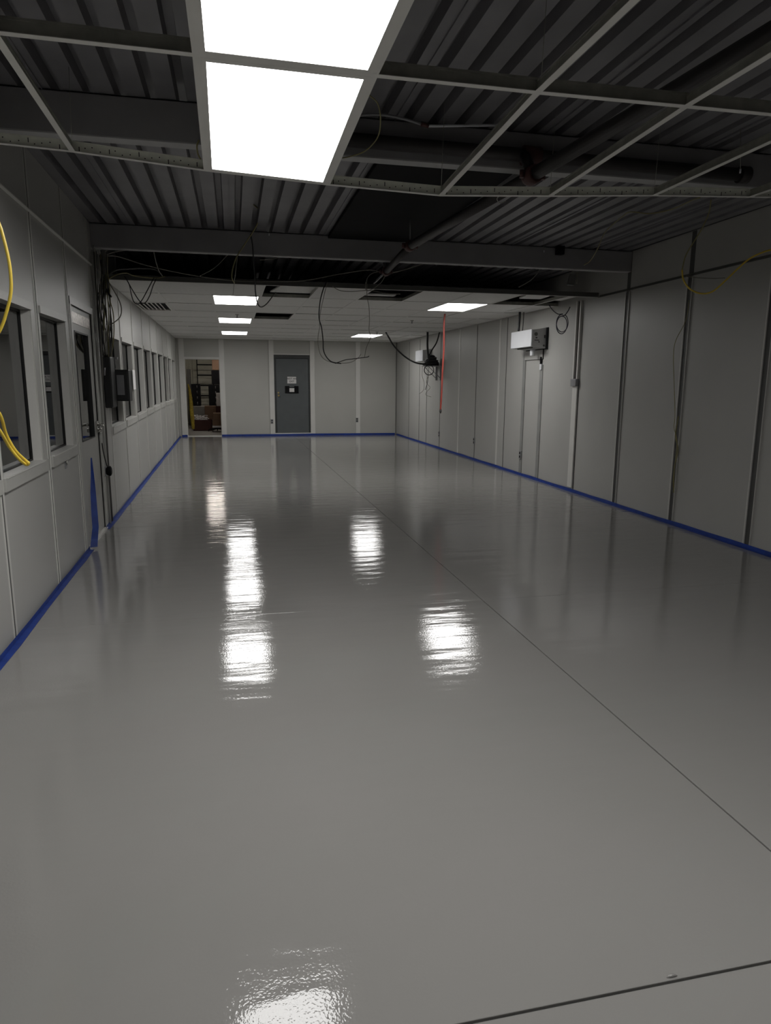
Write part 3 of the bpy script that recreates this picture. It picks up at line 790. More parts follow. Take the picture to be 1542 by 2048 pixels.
# plug on cord
pc = onY(217, 942, 6.62)
pg = thing('cord_plug', 'black round plug dangling on a cord right of the glazed door', 'plug', pc)
MB().tube([pc + Vector((-0.018, 0.0, 0)), pc + Vector((0.005, 0.0, 0)), pc + Vector((0.02, 0.0, 0)), pc + Vector((0.028, 0.0, 0))], [0.035, 0.045, 0.045, 0.03], M_black, 18).build('plug_body', pg)
MB().box(pc.x - 0.03, pc.x - 0.012, pc.y - 0.02, pc.y + 0.02, pc.z - 0.045, pc.z + 0.04, M_greymetal).build('cover_plate', pg, 0.004)
MB().tube(smooth([onY(204, 886, 6.70), onY(207, 905, 6.70), onY(212, 925, 6.66), onY(216, 937, 6.63)]), 0.005, M_blackcable, 8).build('cord', pg)

# conduits on the post
for (dx, lab) in ((6.80, 'thin grey conduit on the left wall post, next to door frame'), (6.90, 'thin dark conduit running down the left wall post, just beyond the first')):
    m = MB().tube([(LX(dx) + 0.022, dx, 0.02), (LX(dx) + 0.022, dx, 2.5)], 0.010, M_groove2 if dx > 6.85 else M_frame, 8)
    tag(m.build('wall_conduit'), lab, 'conduit')

# ---- the bundle of cables coming down the post
random.seed(11)
bl = 'one of many dark cables bundled down the left wall post above electrical boxes'
bmats = [M_blackcable, M_grey, M_olive, M_grey, M_groove2]
for i in range(18):
    t0 = i / 17
    xt_ = 196 + 20 * t0 + random.uniform(-2, 2)
    pts = [(199 + 16 * t0, 505 + random.uniform(-6, 14), 6.95), (203 + 12 * t0, 545, 6.95)]
    for k_ in range(6):
        yy_ = 575 + k_ * 24
        sp_ = 1 + 0.5 * math.sin(k_ * 0.6)
        pts.append((208 + (t0 - 0.5) * 20 * sp_ + k_ * 1.0 + random.uniform(-2.2, 2.2), yy_, 6.90 + random.uniform(-0.04, 0.07)))
    pts.append((208 + 13 * t0, 716 + random.uniform(-4, 2), 7.1))
    P = [onY(*q_) for q_ in pts]
    for v in P: v.x = max(v.x, LX(v.y) + 0.012)
    cable(bl, P, random.choice([0.004, 0.005, 0.006]), bmats[i % 5], 'cables bundled down the left post', world=True, n=6)
b2 = 'one of the thin dark cables hanging flat on left wall just past glazed door'
for i in range(6):
    pts = [(186 + i * 3.2, 490 + 6 * i, 6.85), (190 + i * 2.6, 560, 6.85), (191 + i * 2.4, 640 + random.uniform(-10, 10), 6.85), (197 + i * 2.0, 730, 6.85), (204 + i * 0.7, 830, 6.9), (206 + i * 0.8, 884, 6.85)]
    P = [onY(*q_) for q_ in pts]
    for v in P: v.x = max(v.x, LX(v.y) + 0.012)
    cable(b2, P, 0.004, [M_groove2, M_grey, M_blackcable][i % 3], 'cables flat on left wall past the door', world=True, n=6)
# thick elbow conduit at the top of the bundle
tag(MB().tube(smooth([onY(204, 500, 6.95), onY(207, 515, 6.95), onY(208, 535, 6.95), onY(207, 556, 6.95)]), 0.016, M_groove2, 10).build('elbow_conduit'), 'thick dark elbow conduit at top of the left cable bundle', 'conduit')
cable('single cable looping out right of the left bundle and back', [(216, 562, 6.9), (228, 582, 6.85), (238, 600, 6.8), (243, 618, 6.8), (240, 634, 6.85), (228, 645, 6.9), (218, 650, 6.95)], 0.005, M_grey)
cable('short stub of black cable poking out of left bundle', [(213, 578, 6.85), (218, 588, 6.83), (223, 594, 6.82)], 0.008, M_blackcable)
cable('dark cable looping out left of the bundle near the glazed door', [(203, 576, 6.9), (194, 592, 6.86), (191, 606, 6.84), (196, 624, 6.86), (200, 648, 6.9)], 0.005, M_blackcable)
# wires across the dark gap under the far beam
cable('pale grey wire running from left bundle across the dark gap to ceiling edge', [(206, 512, 7.0), (235, 513, 7.05), (290, 530, 7.2), (350, 544, 7.35), (420, 556, 7.5), (480, 562, 7.56), (560, 563, 7.56), (610, 561, 7.5), (680, 548, 7.4), (735, 540, 7.3), (760, 543, 7.25)], 0.0045, M_grey)
cable('wire rising from left bundle to far beam underside', [(206, 512, 7.0), (230, 504, 7.0), (255, 500, 7.0), (280, 499, 7.0)], 0.0045, M_grey)
cable('short wire from left bundle up to beam corner', [(202, 512, 7.0), (209, 505, 7.0), (218, 497, 7.0)], 0.0045, M_grey)
cable('wire dropping from far beam into the left gap', [(307, 500, 7.0), (311, 520, 7.1), (317, 540, 7.3), (325, 552, 7.5)], 0.0045, M_grey)
cable('dark cables draped along ceiling edge beside the left bundle', [(212, 557, 7.0), (228, 542, 7.1), (250, 538, 7.25), (290, 537, 7.4), (312, 540, 7.5), (324, 550, 7.52)], 0.006, M_groove2)
cable('second dark cable draped at the ceiling edge beside left bundle, lower one', [(214, 560, 7.0), (232, 550, 7.1), (252, 546, 7.3), (270, 552, 7.45), (310, 556, 7.53), (330, 553, 7.55)], 0.005, M_olive)
cable('dark cable hanging in a deep V below the vent, outer loop', [(248, 552, 7.3), (258, 568, 7.3), (263, 590, 7.3), (268, 604, 7.3), (276, 608, 7.3), (284, 600, 7.3), (294, 582, 7.3), (304, 563, 7.35), (308, 556, 7.4)], 0.0045, M_blackcable)
cable('dark cable hanging in a V below the vent, inner loop', [(250, 553, 7.25), (262, 575, 7.25), (276, 598, 7.25), (284, 606, 7.25), (292, 604, 7.25), (300, 590, 7.25), (306, 572, 7.3), (313, 557, 7.35)], 0.0045, M_blackcable)
cable('thin wire in the gap left of the olive cable, slanting', [(400, 552, 7.3), (430, 535, 7.2), (455, 510, 7.1), (462, 505, 7.0)], 0.0035, M_grey)
cable('olive cable hanging from the ribbed deck down to nearest left light', [(490, 372, 6.0), (497, 388, 6.0), (503, 405, 6.1), (516, 418, 6.3), (521, 430, 6.5), (511, 455, 6.6), (492, 485, 6.7), (473, 515, 6.8), (465, 540, 6.85), (464, 556, 6.9), (469, 566, 7.0)], 0.0055, M_olive)
cable('thin second strand looped beside the olive cable', [(478, 500, 6.78), (474, 520, 6.8), (471, 545, 6.85), (468, 570, 7.5), (466, 590, 8.2)], 0.0035, M_grey)
cable('black cable dropping beside olive cable and hooking up into opening', [(501, 468, 6.75), (505, 490, 6.78), (507, 520, 6.85), (510, 560, 6.95), (511, 585, 7.1), (515, 606, 7.2), (522, 614, 7.3), (533, 608, 7.6), (545, 593, 8.0), (552, 585, 8.3)], 0.006, M_blackcable)
cable('long black cable drooping in a deep loop before the far wall, thick one', [(652, 566, 7.5), (646, 580, 7.4), (640, 605, 7.4), (638, 635, 7.4), (643, 655, 7.4), (646, 680, 7.4), (647, 700, 7.4), (653, 714, 7.4), (664, 724, 7.4), (682, 727, 7.4)], 0.006, M_blackcable)
cable('thin dark cable twisting beside thick drooping loop', [(655, 562, 7.5), (646, 600, 7.42), (640, 630, 7.42), (639, 655, 7.42), (636, 675, 7.42), (637, 695, 7.42), (643, 712, 7.42), (655, 722, 7.42), (675, 726, 7.42), (700, 725, 7.42), (716, 716, 7.42), (722, 708, 7.42)], 0.003, M_grey)
cable('frayed dark wire tail running right from the drooping loop', [(670, 727, 7.41), (690, 720, 7.41), (705, 718, 7.41), (720, 716, 7.41), (735, 714, 7.41), (738, 712, 7.41)], 0.004, M_blackcable)
cable('thin dark wire hanging straight down from middle opening to the drooping loop', [(734, 560, 7.6), (734, 590, 7.5), (738, 615, 7.45), (739, 640, 7.45), (738, 660, 7.45), (741, 675, 7.45), (733, 695, 7.45), (729, 715, 7.44)], 0.0035, M_grey)
cable('thin grey loop ring hanging by the middle opening', [(757, 543, 7.2), (742, 548, 7.2), (733, 560, 7.2), (732, 580, 7.25), (745, 578, 7.25), (762, 565, 7.22), (770, 550, 7.2), (768, 540, 7.2)], 0.0035, M_grey)
cable('thin wire draped along front edge near the middle opening', [(664, 572, 7.45), (680, 581, 7.45), (705, 583, 7.45), (740, 581, 7.45), (775, 587, 7.5), (800, 588, 7.6)], 0.0035, M_grey)
cable('wire rising right from red coupling to far beam underside', [(782, 546, 7.15), (800, 542, 7.1), (830, 533, 7.05), (850, 526, 7.0), (858, 524, 7.0)], 0.004, M_grey)
cable('thin wire curving down in the dark gap right of the coupling', [(1082, 534, 7.0), (1072, 550, 7.1), (1058, 563, 7.2), (1038, 574, 7.4)], 0.0035, M_grey)
cable('short wire across gap left of the long wire', [(520, 520, 7.0), (545, 518, 7.0), (562, 514, 7.0)], 0.003, M_grey)
cable('small wire loop at beam by the hanging grey box', [(1125, 541, 7.0), (1138, 540, 6.95), (1146, 532, 6.95), (1149, 523, 6.95)], 0.0045, M_grey)
cable('olive wire looping under the deck, from the bare grid to far beam on right', [(1168, 530, 6.85), (1180, 522, 6.7), (1195, 498, 6.3), (1210, 465, 5.8), (1245, 433, 5.2), (1262, 424, 5.0), (1300, 427, 4.8), (1345, 418, 4.6), (1385, 400, 4.3), (1400, 395, 4.2)], 0.0045, M_olive)
cable('dull wire drooping from grid on the right wall, joining the yellow loop', [(1422, 400, 4.6), (1418, 425, 4.7), (1405, 455, 4.8), (1390, 480, 4.85), (1372, 510, 4.9), (1364, 540, 4.9)], 0.0045, M_olive)
cable('bright yellow cable swagged in a loop by upper right wall', [(1364, 540, 4.9), (1367, 560, 4.9), (1380, 578, 4.88), (1402, 587, 4.85), (1425, 583, 4.8), (1450, 562, 4.7), (1475, 538, 4.6), (1500, 517, 4.5), (1530, 503, 4.4), (1560, 496, 4.3)], 0.0065, M_yellow)
cable('thin brown wire trailing down beside a dark seam of right wall', [(1378, 600, 5.75), (1372, 640, 5.75), (1352, 680, 5.75), (1347, 710, 5.75), (1348, 760, 5.75), (1350, 830, 5.75), (1348, 855, 5.75), (1354, 880, 5.75), (1352, 910, 5.78), (1347, 950, 5.8), (1346, 975, 5.82)], 0.003, M_olive)
cable('tan wire stub bunched low in a dark seam of right wall, under brown wire', [(1357, 832, 5.8), (1351, 870, 5.8), (1356, 900, 5.82), (1349, 935, 5.82), (1347, 985, 5.84)], 0.005, M_olive)
cable('thin grey wire crossing between yellow loop and right wall trim', [(1372, 553, 4.95), (1400, 556, 4.95), (1430, 557, 4.95), (1450, 556, 4.95)], 0.003, M_grey)
cable('bright yellow cable arc at left photo edge, upper piece', [(-40, 400, 2.55), (-6, 440, 2.55), (8, 480, 2.55), (19, 530, 2.55), (22, 580, 2.55), (14, 620, 2.55), (0, 660, 2.55), (-30, 710, 2.55), (-40, 760, 2.55), (-25, 800, 2.55), (0, 829, 2.55), (12, 868, 2.6), (30, 900, 2.62), (50, 920, 2.65), (57, 926, 2.65), (52, 929, 2.65), (38, 918, 2.62), (18, 893, 2.6), (0, 862, 2.55), (-30, 820, 2.55)], 0.0055, M_yellow)
cable('thin pale wire arc beside the large overhead light panels', [(738, 190, 3.0), (755, 207, 3.1), (761, 240, 3.2), (755, 275, 3.35), (730, 302, 3.5), (700, 313, 3.6), (685, 316, 3.65)], 0.003, M_olive)
cable('short yellow wire at the corner of the large overhead light', [(398, 280, 3.6), (394, 292, 3.6), (396, 308, 3.62), (401, 318, 3.64)], 0.004, M_olive)
cable('small pale wire hook below bare grid runner', [(1000, 390, 3.72), (994, 398, 3.74), (1000, 406, 3.75), (1012, 402, 3.75)], 0.0025, M_tbarside)

# hanging grey box at the right end of the far beam, black thing on beam
q = onY(1144, 556, 7.05)
hb = thing('hanging_box', 'small grey box hanging by wire in dark gap under the far beam', 'box', q)
MB().hexa([q + Vector(v) for v in ((-0.045, 0, -0.07), (0.03, 0, -0.075), (0.03, 0.03, -0.075), (-0.045, 0.03, -0.07), (-0.02, 0, 0.045), (0.04, 0, 0.04), (0.04, 0.03, 0.04), (-0.02, 0.03, 0.045))], M_groove2).build('body', hb, 0.003)
MB().tube([q + Vector((0.01, 0.01, 0.04)), q + Vector((0.015, 0.01, 0.13))], 0.004, M_grey, 6).build('wire', hb)
MB().tube([q + Vector((0.06, 0.01, -0.05)), q + Vector((0.065, 0.01, 0.06))], 0.012, M_grey, 8).build('side_tube', hb)
q = onY(1121, 500, 6.86)
tag(MB().box(q.x - 0.04, q.x + 0.04, 6.84, 6.905, q.z - 0.045, q.z + 0.04, M_black).build('beam_clamp', bevel=0.006), 'black clamp on top of far beam near the right wall', 'clamp')
for (px, y0_, y1_, Y, lab) in ((1090, 432, 500, 6.6, 'thin hanger wire with pale tip near far beam, right part of ceiling'), (540, 448, 466, 6.7, 'short pale-tipped hanger wire in front of the far beam on left'), (1483, 240, 338, 3.6, 'thin hanger wire with white tip near upper right corner')):
    a_, b2_ = onY(px, y0_, Y), onY(px - 2, y1_, Y)
    a_.z = 2.75
    tag(MB().tube([a_, b2_], 0.002, M_grey, 6).tube([b2_, b2_ + Vector((0, 0, -0.022))], 0.005, M_white, 8).build('hanger_wire'), lab, 'wire')

# ================================================================= RIGHT WALL UNITS
def wall_unit(y0, y1, xf, z0, z1, label, detail=True):
    xw = RX(y0) - 0.004
    o = thing('wall_unit', label, 'wall unit', (xw, (y0 + y1) / 2, z0))
    bd_ = MB().hexa([(xf + 0.02, y0, z0 + 0.01), (xw, y0, z0 - 0.02), (xw, y1, z0 - 0.02), (xf + 0.02, y1, z0 + 0.01),
               (xf + 0.02, y0, z1), (xw, y0, z1 + 0.025), (xw, y1, z1 + 0.025), (xf + 0.02, y1, z1)], M_unit).build('body', o, 0.006)
    MB().box(xf, xf + 0.02, y0 - 0.004, y1 + 0.004, z0 + 0.005, z1 + 0.005, M_white).build('front_cover', o, 0.006, label='bright white front cover')
    MB().box(xw - 0.012, xw, y0 - 0.05, y1 - 0.05, z0 - 0.03, z1 + 0.03, M_black if detail else M_greymetal).build('back_plate', o, 0.002)
    if detail:
        s = MB()
        cx_ = xf + 0.07; cz_ = z0 + 0.17
        s.tube([(cx_, y0 - 0.002, cz_), (cx_, y0 + 0.01, cz_)], 0.026, M_groove2, 16)
        s.box(cx_ - 0.005, cx_ + 0.02, y0 - 0.003, y0 + 0.01, z0 + 0.115, z0 + 0.13, M_groove)
        s.box(cx_ - 0.02, cx_ + 0.05, y0 - 0.003, y0 + 0.01, z0 + 0.085, z0 + 0.095, M_groove)
        s.box(xw - 0.04, xw - 0.022, y0 - 0.003, y0 + 0.01, z0 + 0.12, z0 + 0.16, M_groove)
        s.box(cx_ + 0.04, cx_ + 0.055, y0 - 0.003, y0 + 0.01, z0 + 0.06, z0 + 0.075, M_groove)
        s.tube([(xw - 0.04, y0 - 0.003, z0 + 0.02), (xw - 0.04, y0 + 0.01, z0 + 0.02)], 0.013, M_groove2, 12)
        s.build('side_ports', bd_, label='dark ports on the side')
        MB().box(xf + 0.06, xf + 0.075, y0 + 0.1, y1 - 0.1, z0 - 0.012, z0 + 0.004, M_groove).build('bottom_slot', bd_)
        MB().tube([(xw - 0.10, y0 + 0.22, z0 - 0.02), (xw - 0.10, y0 + 0.22, z0 - 0.11)], 0.035, M_white, 16).build('sensor_cup', o, 0.003)
    return o
wall_unit(8.92, 9.62, 3.99, 1.855, 2.085, 'white wall unit on right wall, the nearer and larger of the two')
pp = onY(823, 722, 15.3); pq = onY(841, 700, 14.8)
wall_unit(14.75, 15.35, 4.07, onY(841, 722, 14.75).z, onY(841, 700, 14.75).z, 'white wall unit on the right wall, farther one beside the cable shelf', False)
# junction plate under the nearer unit
tag(MB().rbox(9.0, 9.62, 0, 0.012, 1.70, 1.85, M_wall).rbox(9.0, 9.006, 0, 0.014, 1.70, 1.85, M_groove).rbox(9.0, 9.62, 0, 0.014, 1.696, 1.70, M_groove).build('cover_panel'), 'pale rectangular cover panel on right wall directly under the nearer white unit', 'panel')
# black cables above the nearer unit
for (px, dx, r, lab) in ((1039, 0, 0.018, 'thick black cable dropping from ceiling into nearer white unit'), (1047, 0, 0.006, 'thin black cable beside the thick one above the nearer white unit')):
    Yc = 9.45
    x_ = onY(px, 645, Yc).x; x_ = min(x_, RX(Yc) - 0.02)
    cable(lab, [Vector((x_, Yc, zc(Yc) - 0.004)), Vector((x_ - 0.005, Yc, 2.2)), Vector((x_ - 0.01, Yc, 2.10))], r, M_blackcable, world=True)
# blue-black coil of cable hanging from ceiling
Yc = 8.15
cc = onY(1124.5, 646, Yc)
P = [onY(1098, 610, Yc), onY(1106, 621, Yc), onY(1116, 628, Yc)]
for t_ in range(0, 25):
    g = math.pi / 2 + t_ * 2 * math.pi / 12
    k_ = 0 if t_ < 12 else 0.022
    P.append(cc + Vector((math.cos(g) * (0.079 - k_ * 0.3), (0.012 if t_ > 12 else 0), math.sin(g) * 0.108 - k_)))
P += [onY(1130, 630, Yc), onY(1136, 622, Yc), onY(1140, 614, Yc)]
cable('dark blue cable hanging in a round coil on right wall', P, 0.0055, mat('dark_blue_cable', (0.03, 0.03, 0.055), 0.4), world=True)

# shelf with heap of black cable
ys = 13.9
sa, sb = onY(852, 731, ys), onY(886, 728, ys)
sh = thing('wall_shelf', 'small grey bracket shelf on the right wall holding a heap of black cable', 'shelf', (RX(ys), ys, sa.z))
MB().box(sa.x, RX(ys) - 0.004, ys - 0.02, ys + 0.4, sa.z - 0.012, sa.z, M_greymetal).build('shelf_board', sh, 0.002)
for Yq in (ys + 0.03, ys + 0.35):
    MB().box(RX(ys) - 0.035, RX(ys) - 0.004, Yq, Yq + 0.03, sa.z - 0.30, sa.z - 0.012, M_greymetal).bar((sa.x + 0.06, Yq + 0.015, sa.z - 0.012), (RX(ys) - 0.03, Yq + 0.015, sa.z - 0.25), 0.012, 0.012, M_greymetal).build('bracket', sh)
hp = MB(); random.seed(3)
P = []
cxx, cyy = (sa.x + RX(ys)) / 2 - 0.01, ys + 0.18
for i in range(150):
    g = i * 0.52
    rr_ = 0.140 + 0.02 * math.sin(i * 0.37) - 0.09 * i / 150
    P.append((min(cxx + math.cos(g) * rr_ * 1.1, RX(ys) - 0.03), cyy + math.sin(g) * rr_ * 1.2, sa.z + 0.016 + 0.19 * i / 150 + 0.008 * math.sin(i * 1.3)))
hp.tube(P, 0.017, M_blackcable, 8)
tag(hp.build('cable_coil'), 'heaped coil of black cable lying on the wall shelf', 'cable')
cable('thick black cable swagging from far ceiling to the wall shelf', [onC(772, 665)] + [onY(*q_) for q_ in ((776, 672, 14.6), (786, 689, 14.5), (800, 705, 14.4), (815, 717, 14.3), (830, 725, 14.1), (846, 728, 14.0), (856, 726, 14.0))], 0.017, M_blackcable, world=True)
c_ = onY(855, 673, ys)
cable('straight black cable dropping from the ceiling to the wall shelf', [Vector((c_.x, ys, zc(ys) - 0.003)), onY(855, 695, ys), onY(858, 722, ys)], 0.022, M_blackcable, world=True)
c_ = onY(879, 668, ys)
cable('slanting black cable between ceiling and wall shelf', [Vector((min(c_.x, RX(ys) - 0.03), ys, zc(ys) - 0.003)), onY(873, 685, ys), onY(864, 700, ys), onY(858, 712, ys)], 0.014, M_blackcable, world=True)
cl = onY(858, 740, ys - 0.05)
cable('black cable ring hanging under the wall shelf', [cl + Vector((math.sin(g) * 0.10, 0, math.cos(g) * 0.10)) for g in [k_ * 2 * math.pi / 12 for k_ in range(13)]], 0.008, M_blackcable, world=True)
yw = ys - 0.06
cable('thin wire dangling under the shelf, left one ending near chest height', [(845, 732, yw), (844, 750, yw), (848, 765, yw), (847, 780, yw), (838, 788, yw)], 0.004, M_grey)
cable('thin wire dangling under shelf, right one with curled end', [(857, 750, yw), (853, 765, yw), (860, 775, yw), (853, 784, yw), (852, 790, yw), (862, 794, yw)], 0.004, M_grey)
cable('black wire from ring straight down under wall shelf', [(858, 732, yw), (857, 745, yw), (855, 765, yw), (850, 780, yw)], 0.005, M_blackcable)
# red hose
rt = onC(890, 628.5)
Yh = rt.y
P = [rt + Vector((0, 0, 0.02)), onY(888, 650, Yh), onY(887.5, 700, Yh), onY(885, 740, Yh), onY(883, 790, Yh), onY(881, 820, Yh)]
rh = thing('air_hose', 'red air hose hanging from the tiled ceiling by the right wall', 'hose', P[-1])
MB().tube(smooth(P), 0.0135, M_red, 10).build('hose', rh)
e_ = P[-1]
MB().tube([e_ + Vector((0, 0, 0.005)), e_ + Vector((0, 0, -0.03)), e_ + Vector((0, 0, -0.05))], [0.017, 0.017, 0.009], M_groove, 10).build('coupler', rh, label='dark hose coupler')

# ================================================================= WAREHOUSE BEYOND THE OPENING
fo = MB().box(-3.6, 3.0, YF + 0.04, 26, -0.05, 0.0, M_concrete)
struct(fo.build('floor_warehouse'))
YW = 24.0
m = MB(); x = -3.2; k = m.mi(M_corr)
pr = []
while x < 1.6:
    pr += [(x, YW), (x + 0.10, YW), (x + 0.13, YW + 0.03), (x + 0.20, YW + 0.03), (x + 0.23, YW)]
    x += 0.24
for (X, Y) in pr: m.v += [Vector((X, Y, 0)), Vector((X, Y, 4.2))]
for i in range(len(pr) - 1):
    m.f.append((2 * i, 2 * i + 2, 2 * i + 3, 2 * i + 1)); m.m.append(k); m.sm.append(False)
wf = struct(m.build('wall_warehouse'))
# white lap siding section behind the rack
m = MB()
pa, pb = onY(392, 705, YW - 0.05), onY(446, 705, YW - 0.05)
for i in range(26):
    z0 = 0.0 + i * 0.125
    m.hexa([(pa.x - 0.02, YW - 0.05, z0), (pb.x + 0.3, YW - 0.05, z0), (pb.x + 0.3, YW - 0.01, z0), (pa.x - 0.02, YW - 0.01, z0),
            (pa.x - 0.02, YW - 0.025, z0 + 0.123), (pb.x + 0.3, YW - 0.025, z0 + 0.123), (pb.x + 0.3, YW - 0.01, z0 + 0.123), (pa.x - 0.02, YW - 0.01, z0 + 0.123)], M_corr)
struct(m.build('lap_siding', wf))
struct(MB().box(-3.3, -3.2, YF + 0.12, 24.2, 0, 4.2, M_concrete).box(1.5, 1.6, YF + 0.12, 24.2, 0, 4.2, M_concrete).build('wall_warehouse_sides'))
struct(MB().box(-3.3, 1.6, YF + 0.12, 24.2, 4.2, 4.3, M_concrete).build('ceiling_warehouse'))
# warehouse lights: first reflects in the floor, other two added unseen for brightness
for (X, Y, Z, lab) in ((-0.62, 21.3, 2.32, 'hanging warehouse tube light just above the sight line of the open doorway'), (0.4, 21.0, 3.0, 'second tube light, added unseen right of the open doorway to brighten warehouse'), (-0.8, 19.4, 3.2, 'third tube light, added unseen above the doorway header to brighten warehouse')):
    o = thing('tube_light', lab, 'light', (X, Y, Z))
    MB().box(X - 0.25, X + 0.25, Y - 0.08, Y + 0.08, Z + 0.03, Z + 0.08, M_white).build('housing', o, 0.004)
    MB().tube([(X - 0.24, Y - 0.03, Z), (X + 0.24, Y - 0.03, Z)], 0.02, M_lamp2, 12).tube([(X - 0.24, Y + 0.03, Z), (X + 0.24, Y + 0.03, Z)], 0.02, M_lamp2, 12).build('tube', o)
    for s_ in (-0.2, 0.2): MB().tube([(X + s_, Y, Z + 0.08), (X + s_, Y, 4.2)], 0.004, M_grey, 6).build('hanger', o)
def px_box(x0, y0, x1, y1, Y, dep, mt, name, label, cat, group=None, bevel=0.004, z0=None):
    a_, b2_ = onY(x0, y0, Y), onY(x1, y1, Y)
    return tag(MB().box(a_.x, b2_.x, Y, Y + dep, (b2_.z if z0 is None else z0), a_.z, mt).build(name, bevel=bevel), label, cat, group)
# ladder rack
Yl = 23.2
rk = thing('ladder_rack', 'black metal rack with horizontal rungs behind black totes, beyond the doorway', 'rack', (onY(392, 860, Yl).x, Yl, 0))
ra, rb = onY(392.5, 700, Yl).x, onY(424, 700, Yl).x
for X in (ra, rb): MB().box(X - 0.015, X + 0.015, Yl, Yl + 0.03, 0.0, 2.6, M_black).build('post', rk)
for py in (729.5, 750.5, 771, 791):
    z_ = onY(408, py, Yl).z
    MB().box(ra, rb, Yl, Yl + 0.03, z_ - 0.02, z_ + 0.02, M_black).build('rung', rk)
# pallet-like shelf carrying black totes
Yt = 22.2
tb_ = thing('steel_shelf', 'low grey table carrying the black cabinets, beyond doorway', 'table', (onY(405, 860, Yt).x, Yt, 0))
zt_ = onY(400, 812, Yt).z
MB().box(onY(382, 812, Yt).x, onY(446, 812, Yt).x, Yt - 0.05, Yt + 0.6, zt_ - 0.04, zt_, M_concrete).build('top', tb_)
for X in (onY(383, 812, Yt).x, onY(444, 812, Yt).x):
    for Yq in (Yt, Yt + 0.55): MB().box(X, X + 0.04, Yq, Yq + 0.04, 0, zt_ - 0.04, M_groove2).build('leg', tb_)
def cabinet(x0, y0, x1, label, n_):
    a_, b2_ = onY(x0, y0, Yt), onY(x1, 812, Yt)
    o = thing('black_cabinet', label, 'cabinet', ((a_.x + b2_.x) / 2, Yt + 0.2, zt_))
    MB().box(a_.x, b2_.x, Yt, Yt + 0.45, zt_, a_.z, M_black).build('body', o, 0.01)
    for i in range(n_):
        z_ = zt_ + (a_.z - zt_) * (i + 0.5) / n_
        MB().tube([(a_.x * 0.35 + b2_.x * 0.65, Yt - 0.004, z_ - 0.04), (a_.x * 0.35 + b2_.x * 0.65, Yt - 0.004, z_ + 0.04)], 0.012, M_groove2, 8).build('handle', o)
    return o
cabinet(382, 768, 401.5, 'black cabinet on low table, left one beside the yellow netting', 4)
cabinet(416.5, 769, 440, 'black cabinet on low table, right of the ladder rungs', 4)
px_box(422.5, 740.5, 441, 763, Yt, 0.45, M_black, 'storage_tote', 'black tote stacked above the right black cabinet', 'tote', z0=onY(430, 768.5, Yt).z)
px_box(423.5, 718, 442, 738, Yt, 0.45, M_card, 'cardboard_box', 'brown cardboard box on top of the black tote', 'box', z0=onY(430, 740.3, Yt).z + 0.004)
px_box(373, 738, 381.5, 768, 23.0, 0.3, M_groove2, 'dark_locker', 'dark upright locker behind left edge of the open doorway', 'locker', z0=0)
px_box(383, 813, 421, 832, 21.3, 0.4, M_concrete, 'grey_crate', 'grey crate under the table behind the paper-filled carton', 'crate', z0=0)
# open dark red carton with shredded paper
Yc = 20.2
a_, b2_ = onY(386, 840, Yc), onY(424.5, 857, Yc)
oc = thing('open_carton', 'dark red open carton on the floor beyond doorway, full of packing paper', 'carton', ((a_.x + b2_.x) / 2, Yc + 0.2, 0))
m = MB()
t_ = 0.012
m.box(a_.x, b2_.x, Yc, Yc + t_, 0, a_.z, M_redbox).box(a_.x, b2_.x, Yc + 0.45, Yc + 0.45 + t_, 0, a_.z, M_redbox).box(a_.x, a_.x + t_, Yc, Yc + 0.46, 0, a_.z, M_redbox).box(b2_.x - t_, b2_.x, Yc, Yc + 0.46, 0, a_.z, M_redbox).box(a_.x, b2_.x, Yc, Yc + 0.46, 0.0, 0.01, M_redbox)
m.build('body', oc)
random.seed(5)
m = MB()
for i in range(60):
    c = Vector((random.uniform(a_.x + 0.05, b2_.x - 0.15), Yc + random.uniform(0.04, 0.40), a_.z + random.uniform(-0.03, 0.10)))
    d_ = Vector((random.uniform(-1, 1), random.uniform(-1, 1), random.uniform(-0.3, 0.5))).normalized() * 0.07
    m.tube(smooth([c - d_, c + Vector((0, 0, 0.02)), c + d_], 3), 0.009, M_paper, 5)
pap = m.build('packing_paper'); tag(pap, 'crumpled shredded white packing paper piled in the dark red carton', 'paper'); pap['kind'] = 'stuff'
# cardboard boxes, right
px_box(426, 826.5, 446, 840, 19.7, 0.4, M_card, 'cardboard_box', 'brown cardboard box topmost of short stack at right edge of open doorway', 'box', z0=onY(436, 840.5, 19.7).z + 0.002)
px_box(425, 840.5, 446, 851, 19.7, 0.4, M_card, 'cardboard_box', 'brown cardboard box, lower of the short stack at right edge of doorway', 'box', z0=onY(436, 851.5, 19.7).z)
px_box(409, 812, 432, 838, 20.8, 0.3, M_card, 'cardboard_box', 'large brown cardboard box standing behind red carton', 'box', z0=0)
zt2 = onY(436, 851.5, 19.7).z
dl = thing('wheeled_dolly', 'black wheeled dolly base under the cardboard stack beyond the doorway', 'dolly', (onY(436, 860, 19.9).x, 19.9, 0))
xA, xB = onY(425, 855, 19.7).x, onY(446, 855, 19.7).x
MB().box(xA, xB, 19.68, 20.1, zt2 - 0.05, zt2 - 0.001, M_paper).build('platform', dl, 0.003)
cxd = (xA + xB) / 2; cyd = 19.9
MB().tube([(cxd, cyd, zt2 - 0.05), (cxd, cyd, 0.07)], 0.03, M_black, 12).build('column', dl)
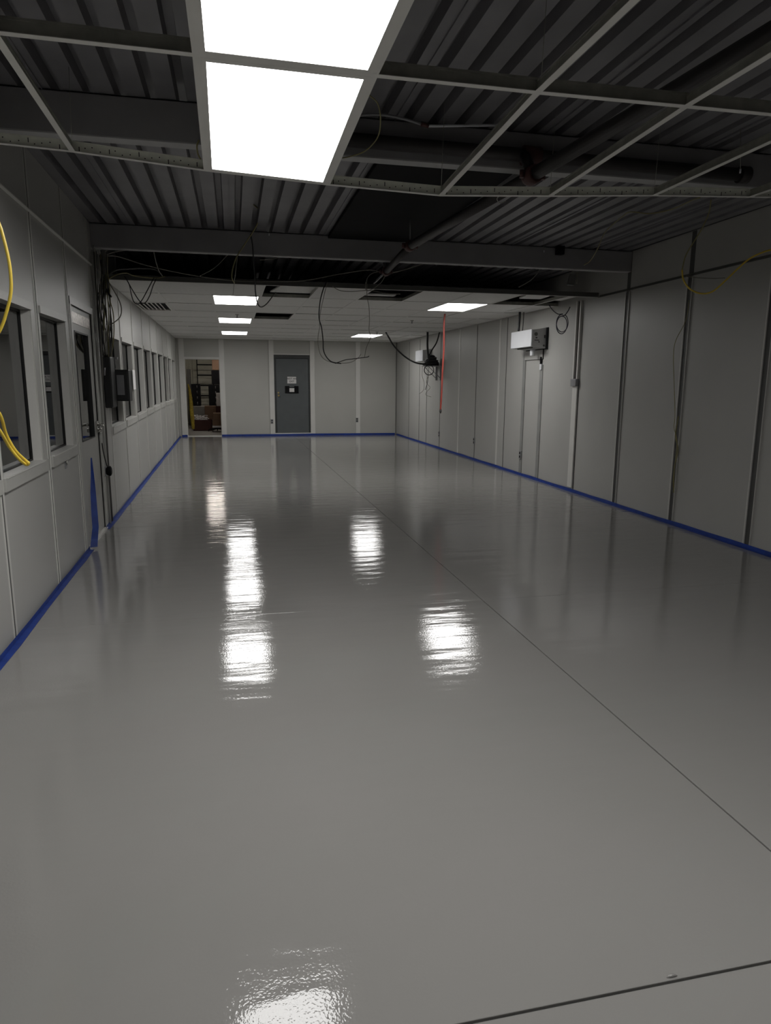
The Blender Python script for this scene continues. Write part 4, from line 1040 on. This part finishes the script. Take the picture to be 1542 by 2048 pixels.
for i in range(5):
    g = i * 2 * math.pi / 5 + 0.4
    e1 = Vector((cxd + math.cos(g) * 0.26, cyd + math.sin(g) * 0.26, 0.055))
    lg = MB().tube([(cxd, cyd, 0.09), e1], [0.022, 0.014], M_black, 8).build('leg', dl)
    MB().tube([e1 + Vector((-0.012, 0, -0.028)), e1 + Vector((0.012, 0, -0.028))], 0.026, M_black, 12).build('wheel', lg)
px_box(432, 786, 443, 800, 20.9, 0.25, M_paper, 'stacked_papers', 'pale carton at right edge of doorway above the brown boxes', 'box', z0=onY(436, 812, 20.9).z)
px_box(429, 812.5, 446, 826, 20.9, 0.3, M_redbox, 'storage_crate', 'dark reddish crate under the pale carton at doorway right edge', 'crate', z0=0)
# yellow netting roll leaning at left edge
Yn = 19.2
pts = [(376, 768, 0.012), (379, 780, 0.03), (381.5, 800, 0.045), (383, 820, 0.052), (385, 840, 0.05), (386.5, 858, 0.035)]
P = [onY(x_, y_, Yn) for x_, y_, r in pts]; P[-1].z = max(P[-1].z, 0.03)
P2 = smooth(P, 5); R2 = []
for i in range(len(P2)):
    t_ = i / (len(P2) - 1) * (len(pts) - 1); k_ = min(int(t_), len(pts) - 2); R2.append(pts[k_][2] + (pts[k_ + 1][2] - pts[k_][2]) * (t_ - k_) + 0.004 * (i % 2))
o = MB().tube(P2, R2, M_yellowmesh, 12).build('netting_roll')
tag(o, 'yellow roll of netting leaning inside left edge of the open doorway', 'netting')

# ================================================================= render settings
wd = bpy.data.worlds.new('world'); SC.world = wd; wd.use_nodes = True
wd.node_tree.nodes['Background'].inputs['Color'].default_value = (0, 0, 0, 1)
wd.node_tree.nodes['Background'].inputs['Strength'].default_value = 0
SC.view_settings.view_transform = 'Standard'; SC.view_settings.look = 'None'
SC.view_settings.exposure = 0.0; SC.view_settings.gamma = 1.0; SC.view_settings.use_curve_mapping = False
SC.cycles.max_bounces = 10; SC.cycles.diffuse_bounces = 6; SC.cycles.glossy_bounces = 5; SC.cycles.transparent_max_bounces = 24
SC.cycles.caustics_reflective = False; SC.cycles.caustics_refractive = False
SC.cycles.use_denoising = True
